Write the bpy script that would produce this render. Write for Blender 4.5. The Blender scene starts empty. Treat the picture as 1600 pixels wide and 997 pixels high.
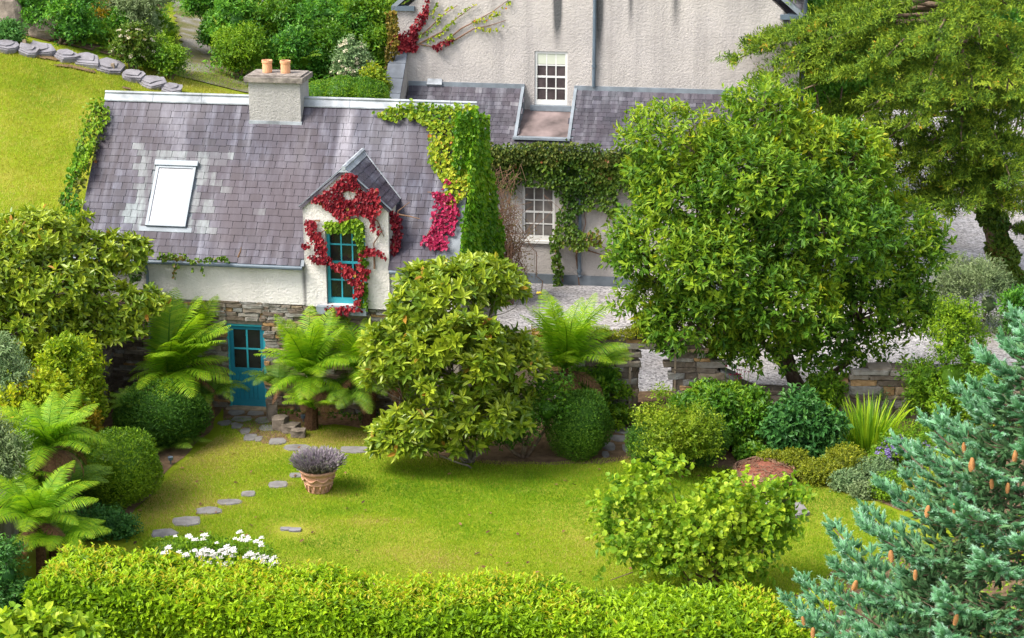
import bpy, math, random
import numpy as np
from mathutils import Vector, Matrix, noise as mnoise
random.seed(7)
rng = np.random.default_rng(7)
SC = bpy.context.scene
COL = SC.collection
R = math.radians

# ------------------------------------------------------------------ camera, sky, sun, exposure
CAM_H, PITCH, FPX = 16.7, R(17.0), 3111.0
cam_d = bpy.data.cameras.new('camera'); cam = bpy.data.objects.new('camera', cam_d); COL.objects.link(cam)
cam_d.sensor_width = 36.0; cam_d.lens = 36.0 * FPX / 1600.0
cam_d.clip_start = 0.5; cam_d.clip_end = 3000
cam.location = (0, 0, CAM_H); cam.rotation_euler = (R(90) - PITCH, 0, 0)
SC.camera = cam
SUN_EL, SUN_AZ = R(52), R(-112)          # azimuth measured from +Y towards +X: light comes from the left, a little behind the camera
wd = bpy.data.worlds.new('World'); SC.world = wd; wd.use_nodes = True
nt = wd.node_tree; nt.nodes.clear()
sky = nt.nodes.new('ShaderNodeTexSky'); sky.sky_type = 'NISHITA'; sky.sun_disc = False
sky.sun_elevation = SUN_EL; sky.sun_rotation = SUN_AZ; sky.air_density = 1.0; sky.dust_density = 3.0; sky.ozone_density = 0.6
bg = nt.nodes.new('ShaderNodeBackground'); bg.inputs['Strength'].default_value = 0.15
wo = nt.nodes.new('ShaderNodeOutputWorld')
hs_ = nt.nodes.new('ShaderNodeHueSaturation'); hs_.inputs['Saturation'].default_value = 0.45      # thin bright overcast
nt.links.new(sky.outputs[0], hs_.inputs['Color']); nt.links.new(hs_.outputs[0], bg.inputs[0]); nt.links.new(bg.outputs[0], wo.inputs[0])
sd = bpy.data.lights.new('sun', 'SUN'); sd.energy = 2.0; sd.angle = R(24); sd.color = (1.0, 0.95, 0.86)
sun = bpy.data.objects.new('sun', sd); COL.objects.link(sun)
sdir = Vector((math.sin(SUN_AZ) * math.cos(SUN_EL), math.cos(SUN_AZ) * math.cos(SUN_EL), math.sin(SUN_EL)))
sun.rotation_euler = sdir.to_track_quat('Z', 'Y').to_euler(); sun.location = sdir * 60
SC.view_settings.view_transform = 'Standard'; SC.view_settings.look = 'None'
SC.view_settings.exposure = 1.5; SC.view_settings.gamma = 1.0
SC.cycles.max_bounces = 6; SC.cycles.diffuse_bounces = 3; SC.cycles.transmission_bounces = 3; SC.cycles.glossy_bounces = 2

# ------------------------------------------------------------------ pixel <-> place (photo pixels, 1600 x 997)
CP, SP = math.cos(PITCH), math.sin(PITCH)
def ray(px, py):
    x = (px - 800.0) / FPX; y = (498.5 - py) / FPX
    return np.array([x, CP + y * SP, -SP + y * CP])
CAM = np.array([0, 0, CAM_H])
def P(px, py, Y):
    d = ray(px, py); return CAM + d * (Y / d[1])
def G(px, py, z=0.0):
    d = ray(px, py); return CAM + d * ((z - CAM_H) / d[2])
def mpp(Y): return Y / CP / FPX * 1.005      # metres per photo pixel at depth Y
class Frame:
    """local frame of a building: u along the facade, v into depth, z up"""
    def __init__(s, o, a):
        s.o = np.array(o, float); s.a = a
        s.u = np.array([math.cos(a), -math.sin(a), 0]); s.v = np.array([math.sin(a), math.cos(a), 0])
    def loc(s, p):
        q = np.asarray(p) - s.o; return np.array([q @ s.u, q @ s.v, q[2]])
    def world(s, u, v, z): return s.o + s.u * u + s.v * v + np.array([0, 0, z])
    def hit(s, px, py, v=0.0):                 # on the vertical plane v = const -> (u, z)
        d = ray(px, py); t = ((s.o + s.v * v - CAM) @ s.v) / (d @ s.v)
        q = s.loc(CAM + d * t); return q[0], q[2]
    def hitp(s, px, py, p0, n):                # on a plane given in local coordinates -> local point
        d = ray(px, py); dl = np.array([d @ s.u, d @ s.v, d[2]]); cl = s.loc(CAM)
        t = ((np.asarray(p0) - cl) @ np.asarray(n)) / (dl @ np.asarray(n)); return cl + dl * t
def nrm(a):
    a = np.asarray(a, float); return a / np.maximum(np.linalg.norm(a, axis=-1, keepdims=True), 1e-9)

# ------------------------------------------------------------------ objects
def tag(o, label=None, cat=None, group=None, kind=None):
    if label: o['label'] = label
    if cat: o['category'] = cat
    if group: o['group'] = group
    if kind: o['kind'] = kind
    return o
def empty(name, loc, rz=0.0, **k):
    o = bpy.data.objects.new(name, None); COL.objects.link(o); o.location = tuple(loc); o.rotation_euler = (0, 0, rz)
    o.empty_display_size = 0.2
    return tag(o, **k)
def link(name, me, mat=None, parent=None, loc=None, kind=None):
    o = bpy.data.objects.new(name, me); COL.objects.link(o)
    if mat and not me.materials: me.materials.append(mat)
    if parent is not None: o.parent = parent
    if loc is not None: o.location = tuple(loc)
    if kind: o['kind'] = kind
    return o
def set_rnd(me, vals):
    at = me.attributes.new('rnd', 'FLOAT', 'POINT'); at.data.foreach_set('value', np.asarray(vals, np.float32).ravel())
class MB:
    """a mesh builder: boxes, prisms, tubes and sheets gathered into one mesh"""
    def __init__(s): s.v = []; s.f = []; s.r = []
    def add(s, vs, fs, rnd=0.5):
        b = len(s.v); s.v += [tuple(map(float, p)) for p in vs]; s.f += [tuple(i + b for i in f) for f in fs]; s.r += [rnd] * len(vs)
        return s
    def box(s, x0, x1, y0, y1, z0, z1, rnd=0.5):
        return s.add([(x0,y0,z0),(x1,y0,z0),(x1,y1,z0),(x0,y1,z0),(x0,y0,z1),(x1,y0,z1),(x1,y1,z1),(x0,y1,z1)],
                     [(3,2,1,0),(4,5,6,7),(0,1,5,4),(1,2,6,5),(2,3,7,6),(3,0,4,7)], rnd)
    def prism(s, poly, y0, y1):                # polygon in (x, z) extruded from y0 to y1
        n = len(poly)
        return s.add([(x, y0, z) for x, z in poly] + [(x, y1, z) for x, z in poly],
                     [tuple(range(n)), tuple(range(2*n-1, n-1, -1))] + [(i, i+n, (i+1) % n + n, (i+1) % n) for i in range(n)])
    def slab(s, pts, off):                     # a polygon of 3D points thickened by the vector off
        n = len(pts); off = np.asarray(off)
        return s.add(list(pts) + [np.asarray(p) + off for p in pts],
                     [tuple(range(n-1, -1, -1)), tuple(range(n, 2*n))] + [(i, (i+1) % n, (i+1) % n + n, i+n) for i in range(n)])
    def tube(s, pts, rad, sides=6, rnd=0.5):
        pts = [np.asarray(p, float) for p in pts]; n = len(pts)
        if not hasattr(rad, '__len__'): rad = [rad] * n
        vs = []; ref = np.array([0.31, 0.87, 0.37])
        for i, p in enumerate(pts):
            t = nrm(pts[min(i+1, n-1)] - pts[max(i-1, 0)])
            a = nrm(np.cross(t, ref)); b = np.cross(t, a)
            for k in range(sides):
                an = 2 * math.pi * k / sides; vs.append(p + rad[i] * (a * math.cos(an) + b * math.sin(an)))
        fs = [(i*sides+k, i*sides+(k+1) % sides, (i+1)*sides+(k+1) % sides, (i+1)*sides+k) for i in range(n-1) for k in range(sides)]
        fs += [tuple(range(sides-1, -1, -1)), tuple((n-1)*sides + k for k in range(sides))]
        return s.add(vs, fs, rnd)
    def lathe(s, prof, n=20, c=(0, 0, 0)):
        vs = [(c[0] + r*math.cos(2*math.pi*k/n), c[1] + r*math.sin(2*math.pi*k/n), c[2] + z) for r, z in prof for k in range(n)]
        fs = [(i*n+k, i*n+(k+1) % n, (i+1)*n+(k+1) % n, (i+1)*n+k) for i in range(len(prof)-1) for k in range(n)]
        return s.add(vs, fs)
    def mesh(s, name):
        me = bpy.data.meshes.new(name); me.from_pydata(s.v, [], s.f); set_rnd(me, s.r); me.update(); return me
    def build(s, name, mat, parent=None, smooth=False, loc=None, kind=None):
        me = s.mesh(name)
        if smooth: me.polygons.foreach_set('use_smooth', [True] * len(me.polygons))
        return link(name, me, mat, parent, loc, kind)
def raw_mesh(name, V, F, rnd=None):            # numpy: V (n,3), F (m,k) all of one size
    me = bpy.data.meshes.new(name); V = np.ascontiguousarray(V, np.float32); F = np.ascontiguousarray(F, np.int32)
    k = F.shape[1]; me.vertices.add(len(V)); me.vertices.foreach_set('co', V.ravel())
    me.loops.add(F.size); me.loops.foreach_set('vertex_index', F.ravel())
    me.polygons.add(len(F)); me.polygons.foreach_set('loop_start', np.arange(0, F.size, k, dtype=np.int32))
    me.polygons.foreach_set('use_smooth', np.zeros(len(F), bool)); me.update(calc_edges=True)
    if rnd is not None: set_rnd(me, rnd)
    return me

# ------------------------------------------------------------------ materials
class NT:
    def __init__(s, name):
        s.m = bpy.data.materials.new(name); s.m.use_nodes = True; s.t = s.m.node_tree; s.t.nodes.clear()
        s.out = s.n('ShaderNodeOutputMaterial')
    def n(s, t, **kw):
        x = s.t.nodes.new(t)
        for k, v in kw.items(): setattr(x, k, v)
        return x
    def l(s, a, b): s.t.links.new(a, b)
    def ramp(s, fac, stops, interp='LINEAR'):
        r = s.n('ShaderNodeValToRGB'); r.color_ramp.interpolation = interp; e = r.color_ramp.elements
        while len(e) < len(stops): e.new(0.5)
        for q, (p, c) in zip(e, stops): q.position = p; q.color = (*c, 1) if len(c) == 3 else c
        if fac is not None: s.l(fac, r.inputs[0])
        return r.outputs[0]
    def mix(s, fac, a, b, mode='MIX'):
        x = s.n('ShaderNodeMix', data_type='RGBA', blend_type=mode)
        for i, v in ((0, fac), (6, a), (7, b)):
            if hasattr(v, 'is_linked') or hasattr(v, 'links'): s.l(v, x.inputs[i])
            else: x.inputs[i].default_value = v if i == 0 else (*v, 1)
        return x.outputs[2]
    def pos(s, scale=(1, 1, 1), rz=0.0):
        g = s.n('ShaderNodeNewGeometry'); m = s.n('ShaderNodeMapping'); m.vector_type = 'POINT'
        m.inputs['Scale'].default_value = scale; 
        m2 = s.n('ShaderNodeMapping'); m2.inputs['Rotation'].default_value = (0, 0, rz)
        s.l(g.outputs['Position'], m2.inputs[0]); s.l(m2.outputs[0], m.inputs[0]); return m.outputs[0]
    def noise(s, vec, scale, detail=4, rough=.55):
        x = s.n('ShaderNodeTexNoise'); x.inputs['Scale'].default_value = scale; x.inputs['Detail'].default_value = detail
        x.inputs['Roughness'].default_value = rough; s.l(vec, x.inputs['Vector']); return x.outputs['Fac']
    def attr(s, a='rnd'):
        return s.n('ShaderNodeAttribute', attribute_name=a).outputs['Fac']
    def bump(s, h, strength, dist):
        b = s.n('ShaderNodeBump'); b.inputs['Strength'].default_value = strength; b.inputs['Distance'].default_value = dist
        s.l(h, b.inputs['Height']); return b.outputs[0]
    def bsdf(s, col, rough=.7, spec=.3, normal=None, metal=0.0):
        p = s.n('ShaderNodeBsdfPrincipled')
        if hasattr(col, 'links'): s.l(col, p.inputs['Base Color'])
        else: p.inputs['Base Color'].default_value = (*col, 1)
        p.inputs['Roughness'].default_value = rough; p.inputs['Specular IOR Level'].default_value = spec; p.inputs['Metallic'].default_value = metal
        if normal is not None: s.l(normal, p.inputs['Normal'])
        return p.outputs[0]
    def done(s, sh): s.l(sh, s.out.inputs[0]); return s.m
def leafmat(name, stops, trans=.3, rough=.45, spec=.35, tint=(1.15, 1.15, .5)):
    t = NT(name); c = t.ramp(t.attr(), stops)
    p = t.bsdf(c, rough, spec)
    tr = t.n('ShaderNodeBsdfTranslucent'); t.l(t.mix(1.0, c, tint, 'MULTIPLY'), tr.inputs[0])
    mx = t.n('ShaderNodeMixShader'); mx.inputs[0].default_value = trans
    t.l(p, mx.inputs[1]); t.l(tr.outputs[0], mx.inputs[2]); return t.done(mx.outputs[0])
def lm(name, dark, mid, light, accent=None, **k):
    if mid[1] > mid[0] and mid[2] < .1: dark, mid, light = [(c[0] * 1.07, c[1] * 1.13, c[2] * 1.5 + .004) for c in (dark, mid, light)]
    st = [(0, dark), (.45, mid), (.85, light)]
    if accent: st = [(0, dark), (.42, mid), (.8, light), (.9, light), (.95, accent)]
    return leafmat(name, st, **k)
def plain(name, col, rough=.6, spec=.4, var=.15, scale=6, metal=0.0, bump=0.0):
    t = NT(name); v = t.pos(); n = t.noise(v, scale, 5)
    c = t.ramp(n, [(.3, tuple(x * (1 - var) for x in col)), (.7, tuple(min(1, x * (1 + var)) for x in col))])
    nm = t.bump(t.noise(v, scale * 8, 3), .4, bump) if bump else None
    return t.done(t.bsdf(c, rough, spec, nm, metal))
def mu(X, Y): return X * math.cos(AF) - Y * math.sin(AF)      # the rotated x of the stain coordinates
AF = R(9.0)                                     # the buildings are turned nine degrees to the view
M = {}
M['bay'] = lm('bay_leaves', (.020,.066,.004), (.082,.172,.006), (.23,.305,.010), (.34,.34,.012), trans=.32, rough=.5, spec=.2)
M['magnolia'] = lm('magnolia_leaves', (.040,.10,.006), (.145,.21,.008), (.315,.355,.016), (.36,.18,.03), trans=.28, rough=.38, spec=.35)
M['hedge'] = lm('hedge_leaves', (.04,.10,.003), (.165,.28,.004), (.33,.45,.008), (.40,.36,.02), trans=.42, spec=.2)
M['conifer'] = lm('conifer_sprays', (.018,.050,.004), (.068,.128,.006), (.20,.26,.010), (.32,.20,.02), trans=.22, rough=.7, spec=.15)
M['yew'] = lm('yew_leaves', (.020,.062,.004), (.050,.125,.005), (.11,.20,.008), trans=.25, rough=.6, spec=.2)
M['box'] = lm('box_leaves', (.038,.10,.003), (.11,.20,.004), (.22,.31,.008), trans=.3, spec=.2)
M['laurel'] = lm('laurel_leaves', (.028,.095,.004), (.085,.19,.006), (.22,.32,.009), trans=.32, rough=.42, spec=.25)
M['lime'] = lm('lime_leaves', (.06,.125,.004), (.165,.24,.006), (.32,.37,.018), (.42,.36,.06), trans=.4, spec=.2)
M['round'] = lm('round_leaves', (.06,.16,.010), (.17,.29,.012), (.36,.43,.018), trans=.45, spec=.2)
M['frond'] = lm('frond_green', (.045,.145,.004), (.145,.295,.006), (.29,.40,.010), trans=.45, rough=.5, spec=.2)
M['frond_dark'] = lm('frond_dark', (.035,.095,.006), (.08,.17,.008), (.17,.25,.012), trans=.3, rough=.5, spec=.2)
M['frond_dead'] = lm('frond_dead', (.06,.03,.015), (.14,.065,.03), (.23,.115,.055), trans=.2, rough=.8)
M['climber'] = lm('climber_leaves', (.07,.15,.003), (.22,.30,.005), (.40,.41,.010), (.48,.30,.03), trans=.4, spec=.2)
M['ivy'] = lm('ivy_leaves', (.022,.060,.004), (.06,.115,.006), (.12,.17,.010), (.17,.11,.03), trans=.25, spec=.2)
M['ivygold'] = lm('ivy_gold', (.05,.13,.004), (.19,.26,.008), (.40,.38,.02), (.42,.17,.04), trans=.35, spec=.2)
M['ivybright'] = lm('ivy_bright', (.03,.10,.003), (.085,.20,.004), (.20,.30,.008), trans=.35, spec=.2)
M['ivyrust'] = lm('ivy_rust', (.07,.06,.008), (.16,.12,.016), (.26,.19,.025), (.33,.08,.03), trans=.25, spec=.15)
M['ivybrown'] = lm('ivy_brown', (.03,.06,.006), (.075,.105,.010), (.15,.15,.018), (.20,.08,.03), trans=.25, spec=.15)
M['red'] = lm('creeper_red', (.07,.005,.012), (.22,.014,.024), (.40,.045,.05), (.30,.20,.03), trans=.3, tint=(1.3,.8,.8), spec=.2)
M['pinkred'] = lm('creeper_pink', (.16,.010,.03), (.40,.022,.085), (.55,.09,.17), trans=.3, tint=(1.2,.8,.9), spec=.2)
M['rhodo'] = lm('rhododendron_leaves', (.02,.08,.008), (.06,.18,.010), (.14,.30,.014), (.25,.30,.03), trans=.3, spec=.25)
M['shrubgreen'] = lm('shrub_green', (.04,.11,.004), (.12,.225,.006), (.26,.36,.010), trans=.35, spec=.2)
M['olive'] = lm('olive_leaves', (.06,.10,.030), (.14,.19,.055), (.25,.29,.10), trans=.25, tint=(1.1,1.1,.9), spec=.2)
M['grey'] = lm('grey_leaves', (.05,.10,.028), (.13,.20,.055), (.24,.30,.10), trans=.2, tint=(1,1,.9), spec=.2)
M['golden'] = lm('golden_brown_leaves', (.12,.10,.005), (.28,.20,.007), (.40,.30,.012), trans=.3, spec=.2)
M['heath'] = lm('heath_leaves', (.07,.095,.004), (.18,.20,.006), (.33,.31,.010), trans=.3, spec=.2)
M['hellebore'] = lm('dark_bluegreen_leaves', (.016,.065,.010), (.045,.135,.018), (.10,.22,.03), trans=.28, spec=.2)
M['strap'] = lm('strap_leaves', (.06,.15,.004), (.16,.29,.006), (.32,.42,.012), trans=.4, spec=.2)
M['spruce'] = lm('spruce_needles', (.045,.14,.05), (.125,.31,.14), (.37,.57,.43), trans=.2, rough=.7, tint=(1,1.05,.9), spec=.15)
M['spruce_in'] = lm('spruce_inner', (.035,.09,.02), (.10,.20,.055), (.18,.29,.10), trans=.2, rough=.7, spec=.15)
M['white_petal'] = lm('white_petals', (.72,.68,.66), (.82,.78,.76), (.88,.86,.84), trans=.3, tint=(1,1,1))
M['cream_petal'] = lm('cream_petals', (.45,.40,.26), (.62,.56,.40), (.75,.70,.55), trans=.25, tint=(1,1,1))
M['purple_petal'] = lm('purple_petals', (.16,.11,.34), (.28,.21,.50), (.42,.35,.62), trans=.25, tint=(1,1,1))
M['yellow_petal'] = lm('yellow_petals', (.55,.36,.01), (.75,.52,.015), (.82,.64,.04), trans=.25, tint=(1,1,1))
M['lavender'] = lm('lavender_stems', (.08,.09,.04), (.22,.19,.20), (.36,.30,.34), (.30,.34,.2), trans=.15, tint=(1,1,1))
M['bark'] = plain('bark', (.14,.10,.07), .9, .1, .45, 9, bump=.02)
M['bark_pale'] = plain('bark_pale', (.20,.17,.135), .9, .1, .3, 9, bump=.01)
M['twig'] = plain('twig_brown', (.17,.10,.065), .9, .1, .3, 5)
M['fernbark'] = plain('fern_trunk', (.085,.045,.025), 1, .1, .5, 20, bump=.03)
M['soil'] = plain('soil', (.13,.085,.05), 1, .1, .35, 5, bump=.03)
M['terracotta'] = plain('terracotta', (.46,.25,.16), .8, .25, .22, 9, bump=.004)
M['potclay'] = plain('chimney_pot_clay', (.60,.30,.16), .8, .25, .12, 4)
M['lead'] = plain('lead_sheet', (.17,.195,.22), .55, .4, .25, 2.5)
M['leadpale'] = plain('pale_lead', (.27,.29,.315), .6, .3, .38, 3.0)
M['leaddark'] = plain('dark_lead', (.12,.14,.16), .5, .4, .35, 2)
M['teal'] = plain('teal_paint', (.03,.30,.36), .45, .4, .1, 3)
M['doorblue'] = plain('door_blue_paint', (.012,.17,.245), .5, .35, .12, 3)
M['coping'] = plain('coping_slate', (.095,.108,.13), .6, .25, .3, 2.5)
M['white'] = plain('white_paint', (.62,.61,.58), .5, .4, .05, 4)
M['gutter'] = plain('slate_blue_iron', (.09,.12,.15), .5, .4, .2, 3)
M['glass'] = plain('window_glass', (.018,.02,.018), .08, .6, .5, 1.5)
M['glass_brown_reflect'] = plain('window_reflect_brown', (.055,.042,.042), .12, .6, .5, 2.5)  # dull reflection of the upper panes put into their colour
M['glass_pale_reflect'] = plain('window_reflect_pale', (.15,.135,.125), .15, .6, .35, 2.5)  # lighter reflection of the lower panes painted into their colour
M['blind'] = plain('roller_blind', (.50,.52,.42), .7, .2, .06, 3)
M['skyglass'] = plain('skylight_blind', (.29,.285,.315), .35, .5, .03, 1)
M['alu'] = plain('skylight_metal', (.17,.20,.23), .45, .5, .12, 3)
M['wood'] = plain('weathered_wood', (.26,.20,.14), .85, .15, .3, 6, bump=.004)
M['rust'] = plain('rust_brown', (.20,.075,.048), .95, .1, .35, 12, bump=.02)
M['rock'] = plain('rock', (.19,.155,.125), .95, .15, .5, 3, bump=.06)
M['cone'] = plain('cone_scales', (.33,.155,.055), .8, .2, .25, 20, bump=.004)
def m_stone():
    t = NT('dry_stone'); v = t.pos(); n = t.noise(v, 7, 6, .65)
    base = t.ramp(t.attr(), [(0,(.15,.12,.095)), (.3,(.24,.20,.16)), (.55,(.30,.28,.25)), (.75,(.27,.28,.28)), (.9,(.37,.33,.26)), (1,(.42,.26,.12))])
    c = t.mix(t.ramp(n, [(.3,(0,0,0)), (.75,(1,1,1))]), t.mix(1.0, base, (.55,.5,.42), 'MULTIPLY'), base)
    return t.done(t.bsdf(c, .9, .2, t.bump(t.noise(v, 30, 5), .6, .02)))
M['stone'] = m_stone()
def m_flag():
    t = NT('flagstone'); v = t.pos(); n = t.noise(v, 4, 6, .6)
    c = t.ramp(n, [(.25,(.10,.09,.085)), (.5,(.165,.155,.15)), (.8,(.23,.22,.22))])
    return t.done(t.bsdf(c, .85, .25, t.bump(t.noise(v, 25, 5), .5, .015)))
M['flag'] = m_flag()
def m_edge():
    t = NT('edging_stone'); v = t.pos(); n = t.noise(v, 2.5, 6, .6)
    c = t.ramp(n, [(.25,(.11,.10,.105)), (.5,(.185,.175,.19)), (.8,(.26,.25,.265))])
    return t.done(t.bsdf(c, .85, .25, t.bump(t.noise(v, 12, 5), .5, .03)))
M['edge'] = m_edge()
def m_slate(name, stops, streak):
    t = NT(name); base = t.ramp(t.attr(), stops)
    st = t.noise(t.pos((2.6, .35, .35), AF), 1.6, 5, .6)          # rain streaks that run down the slope
    big = t.noise(t.pos((.5, .5, .5)), 1.1, 3)
    fine = t.noise(t.pos((9, 3, 3), AF), 2.2, 3)
    c = t.mix(t.ramp(st, [(.44,(0,0,0)), (.55,(1,1,1))]), t.mix(1.0, base, streak[0], 'MULTIPLY'), base)
    c = t.mix(t.ramp(st, [(.535,(0,0,0)), (.70,(.5,.5,.5))]), c, streak[1])
    c = t.mix(t.ramp(big, [(.42,(.35,.35,.35)), (.62,(0,0,0))]), c, (.055,.035,.04))
    if name == 'purple_slate':
        for (px_, py_, rx_, rz_, k_, col_) in ((455, 300, 1.6, 1.5, .5, (.060,.040,.048)), (375, 340, .5, 1.6, .45, (.06,.042,.05)), (540, 215, .22, 1.2, .5, (.30,.28,.31)), (610, 215, .9, .8, .3, (.22,.21,.23)), (250, 185, 1.1, .5, .3, (.21,.20,.23)), (470, 230, .2, .8, .4, (.055,.045,.05))):
            wp = P(px_, py_, 48.6); ux = mu(wp[0], wp[1]); sx = t.n('ShaderNodeVectorMath', operation='SUBTRACT'); t.l(t.pos((1, 1, 1), AF), sx.inputs[0]); sx.inputs[1].default_value = (ux, 0, wp[2])
            dv = t.n('ShaderNodeVectorMath', operation='MULTIPLY'); t.l(sx.outputs[0], dv.inputs[0]); dv.inputs[1].default_value = (1/rx_, 0, 1/rz_); ln_ = t.n('ShaderNodeVectorMath', operation='LENGTH'); t.l(dv.outputs[0], ln_.inputs[0])
            fx = t.n('ShaderNodeMapRange', interpolation_type='SMOOTHSTEP'); t.l(ln_.outputs['Value'], fx.inputs[0]); fx.inputs[1].default_value = 1.3; fx.inputs[2].default_value = .1; fx.inputs[4].default_value = k_ * 2
            ml = t.n('ShaderNodeMath', operation='MULTIPLY', use_clamp=True); t.l(fx.outputs[0], ml.inputs[0]); t.l(st, ml.inputs[1]); c = t.mix(ml.outputs[0], c, col_)
    c = t.mix(t.ramp(fine, [(.35,(.3,.3,.3)), (.6,(0,0,0))]), c, (.045,.035,.045))
    return t.done(t.bsdf(c, .55, .28, t.bump(fine, .25, .006)))
M['slate'] = m_slate('purple_slate', [(0,(.036,.036,.051)), (.3,(.053,.053,.077)), (.6,(.071,.073,.103)), (.86,(.094,.098,.132)), (.88,(.15,.178,.184)), (1,(.22,.25,.25))], ((.42,.37,.44), (.25,.25,.29)))
M['slate2'] = m_slate('dark_slate', [(0,(.042,.044,.055)), (.35,(.066,.066,.080)), (.65,(.088,.085,.104)), (.9,(.125,.125,.145)), (1,(.24,.24,.25))], ((.58,.56,.62), (.16,.16,.185)))
def m_render(name, base, warm, stainy, spots):
    t = NT(name); v = t.pos(); n = t.noise(v, .55, 6, .6); n2 = t.noise(v, 2.2, 5, .65)
    c = t.mix(t.ramp(n, [(.35,(0,0,0)), (.7,(1,1,1))]), base, warm)
    c = t.mix(t.ramp(n2, [(.5,(0,0,0)), (.85,(.35,.35,.35))]), c, tuple(x * .72 for x in base))
    st = t.noise(t.pos((2.2, 2.2, .16), AF), 1.0, 6, .62)
    c = t.mix(t.ramp(t.noise(v, .9, 5, .7), [(.45,(0,0,0)), (.72,(stainy * .75,) * 3)]), c, tuple(x * .62 for x in base))
    c = t.mix(t.ramp(st, [(.47,(0,0,0)), (.8,(stainy,) * 3)]), c, (.17,.16,.155))
    # black rain stains and dark strips with places of their own, on the wall's own width
    geo = t.pos((1, 1, 1), AF); sx = t.n('ShaderNodeSeparateXYZ'); t.l(geo, sx.inputs[0])
    grain = t.noise(t.pos((4, 4, .5), AF), 2.0, 5, .7)
    for (uc, w, z0, z1, k) in spots:
        def mth(op, a, b):
            x = t.n('ShaderNodeMath', operation=op); x.use_clamp = False
            for i, q in enumerate((a, b)):
                if hasattr(q, 'links'): t.l(q, x.inputs[i])
                else: x.inputs[i].default_value = q
            return x.outputs[0]
        d = mth('DIVIDE', mth('ABSOLUTE', mth('SUBTRACT', sx.outputs[0], uc), 0), w)
        fx = t.n('ShaderNodeMapRange'); t.l(d, fx.inputs[0]); fx.inputs[1].default_value = 1; fx.inputs[2].default_value = 0; fx.interpolation_type = 'SMOOTHSTEP'
        fz = t.n('ShaderNodeMapRange'); t.l(sx.outputs[2], fz.inputs[0]); fz.inputs[1].default_value = z0; fz.inputs[2].default_value = z1; fz.interpolation_type = 'SMOOTHSTEP'
        f = mth('MULTIPLY', mth('MULTIPLY', fx.outputs[0], fz.outputs[0]), mth('MULTIPLY', mth('ADD', grain, .25), k))
        c = t.mix(f, c, (.09,.09,.09))
    h = t.noise(v, 16, 4, .7)
    return t.done(t.bsdf(c, .95, .15, t.bump(h, .8, .045)))

# ------------------------------------------------------------------ leaves
def ortho(D, N):
    D = nrm(D); N = N - (N * D).sum(1, keepdims=True) * D; N = nrm(N); return D, N, np.cross(D, N)
def leaf_arr(Pp, D, N, L, W, r):
    n = len(Pp); o = np.ones(n)
    return [np.asarray(Pp), np.asarray(D), np.asarray(N), L * o, W * o, r * o]
def cat(*a): return [np.concatenate(x) for x in zip(*a)]
def leaf_mesh(name, A, shape='diamond', fold=.18, droop=.12, org=(0, 0, 0)):
    Pp, D, N, L, W, r = A; D, N, S = ortho(D, N); L = L[:, None]; W = W[:, None]; n = len(Pp); Pp = Pp - np.asarray(org)
    if shape == 'diamond':
        V = np.stack([Pp, Pp + D*L*.48 + S*W*.5 + N*W*fold, Pp + D*L - N*L*droop, Pp + D*L*.48 - S*W*.5 + N*W*fold], 1)
        i = np.arange(n)[:, None] * 4
        F = np.concatenate([i + [0, 1, 2], i + [0, 2, 3]]); k = 4
    elif shape == 'tri':
        V = np.stack([Pp - S*W*.5, Pp + S*W*.5, Pp + D*L], 1); F = np.arange(n*3).reshape(n, 3); k = 3
    else:
        a, b = (.3, .72) if shape == 'oval' else (.2, .62)
        V = np.stack([Pp, Pp + D*L*a + S*W*.45 + N*W*fold, Pp + D*L*b + S*W*.40 + N*(W*fold - L*droop*.4), Pp + D*L - N*L*droop,
                      Pp + D*L*b - S*W*.40 + N*(W*fold - L*droop*.4), Pp + D*L*a - S*W*.45 + N*W*fold], 1)
        i = np.arange(n)[:, None] * 6
        F = np.concatenate([i + [0, 1, 2, 3], i + [0, 3, 4, 5]]); k = 6
    return raw_mesh(name, V.reshape(-1, 3), F, np.repeat(np.clip(r, 0, 1), k))
_unit = {}
def unit_leaf(shape, mat, j, fold, droop):
    key = (shape, mat.name, j)
    if key not in _unit:
        A = leaf_arr(np.zeros((1, 3)), np.array([[1., 0, 0]]), np.array([[0, 0, 1.]]), 1.0, 1.0, (j + .5) / 10)
        me = leaf_mesh('leaf', A, shape, fold, droop); me.materials.append(mat); _unit[key] = me
    return _unit[key]
def leaf_objects(parent, A, idx, mat, shape, org, name='leaf', fold=.18, droop=.12):
    Pp, D, N, L, W, r = A; D, N, S = ortho(D, N)
    for i in idx:
        me = unit_leaf(shape, mat, int(np.clip(r[i], 0, .999) * 10), fold, droop)
        o = bpy.data.objects.new(name, me); COL.objects.link(o); o.parent = parent
        q = Pp[i] - np.asarray(org)
        o.matrix_local = Matrix((( D[i][0]*L[i], -S[i][0]*W[i], N[i][0]*L[i], q[0]), (D[i][1]*L[i], -S[i][1]*W[i], N[i][1]*L[i], q[1]),
                                 (D[i][2]*L[i], -S[i][2]*W[i], N[i][2]*L[i], q[2]), (0, 0, 0, 1)))
def sub(A, m): return [x[m] for x in A]
def waves(Pp, scale, seed=0):
    g = np.random.default_rng(seed); s = 0
    for k in range(5):
        d = nrm(g.normal(size=3)) * (1 + .5 * k) * scale; s = s + np.sin(Pp @ d + g.uniform(0, 6.28)) / (1 + .35 * k)
    return s / 2.2
def rdirs(n): return nrm(rng.normal(size=(n, 3)))
UP = np.array([0, 0, 1.])
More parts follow.
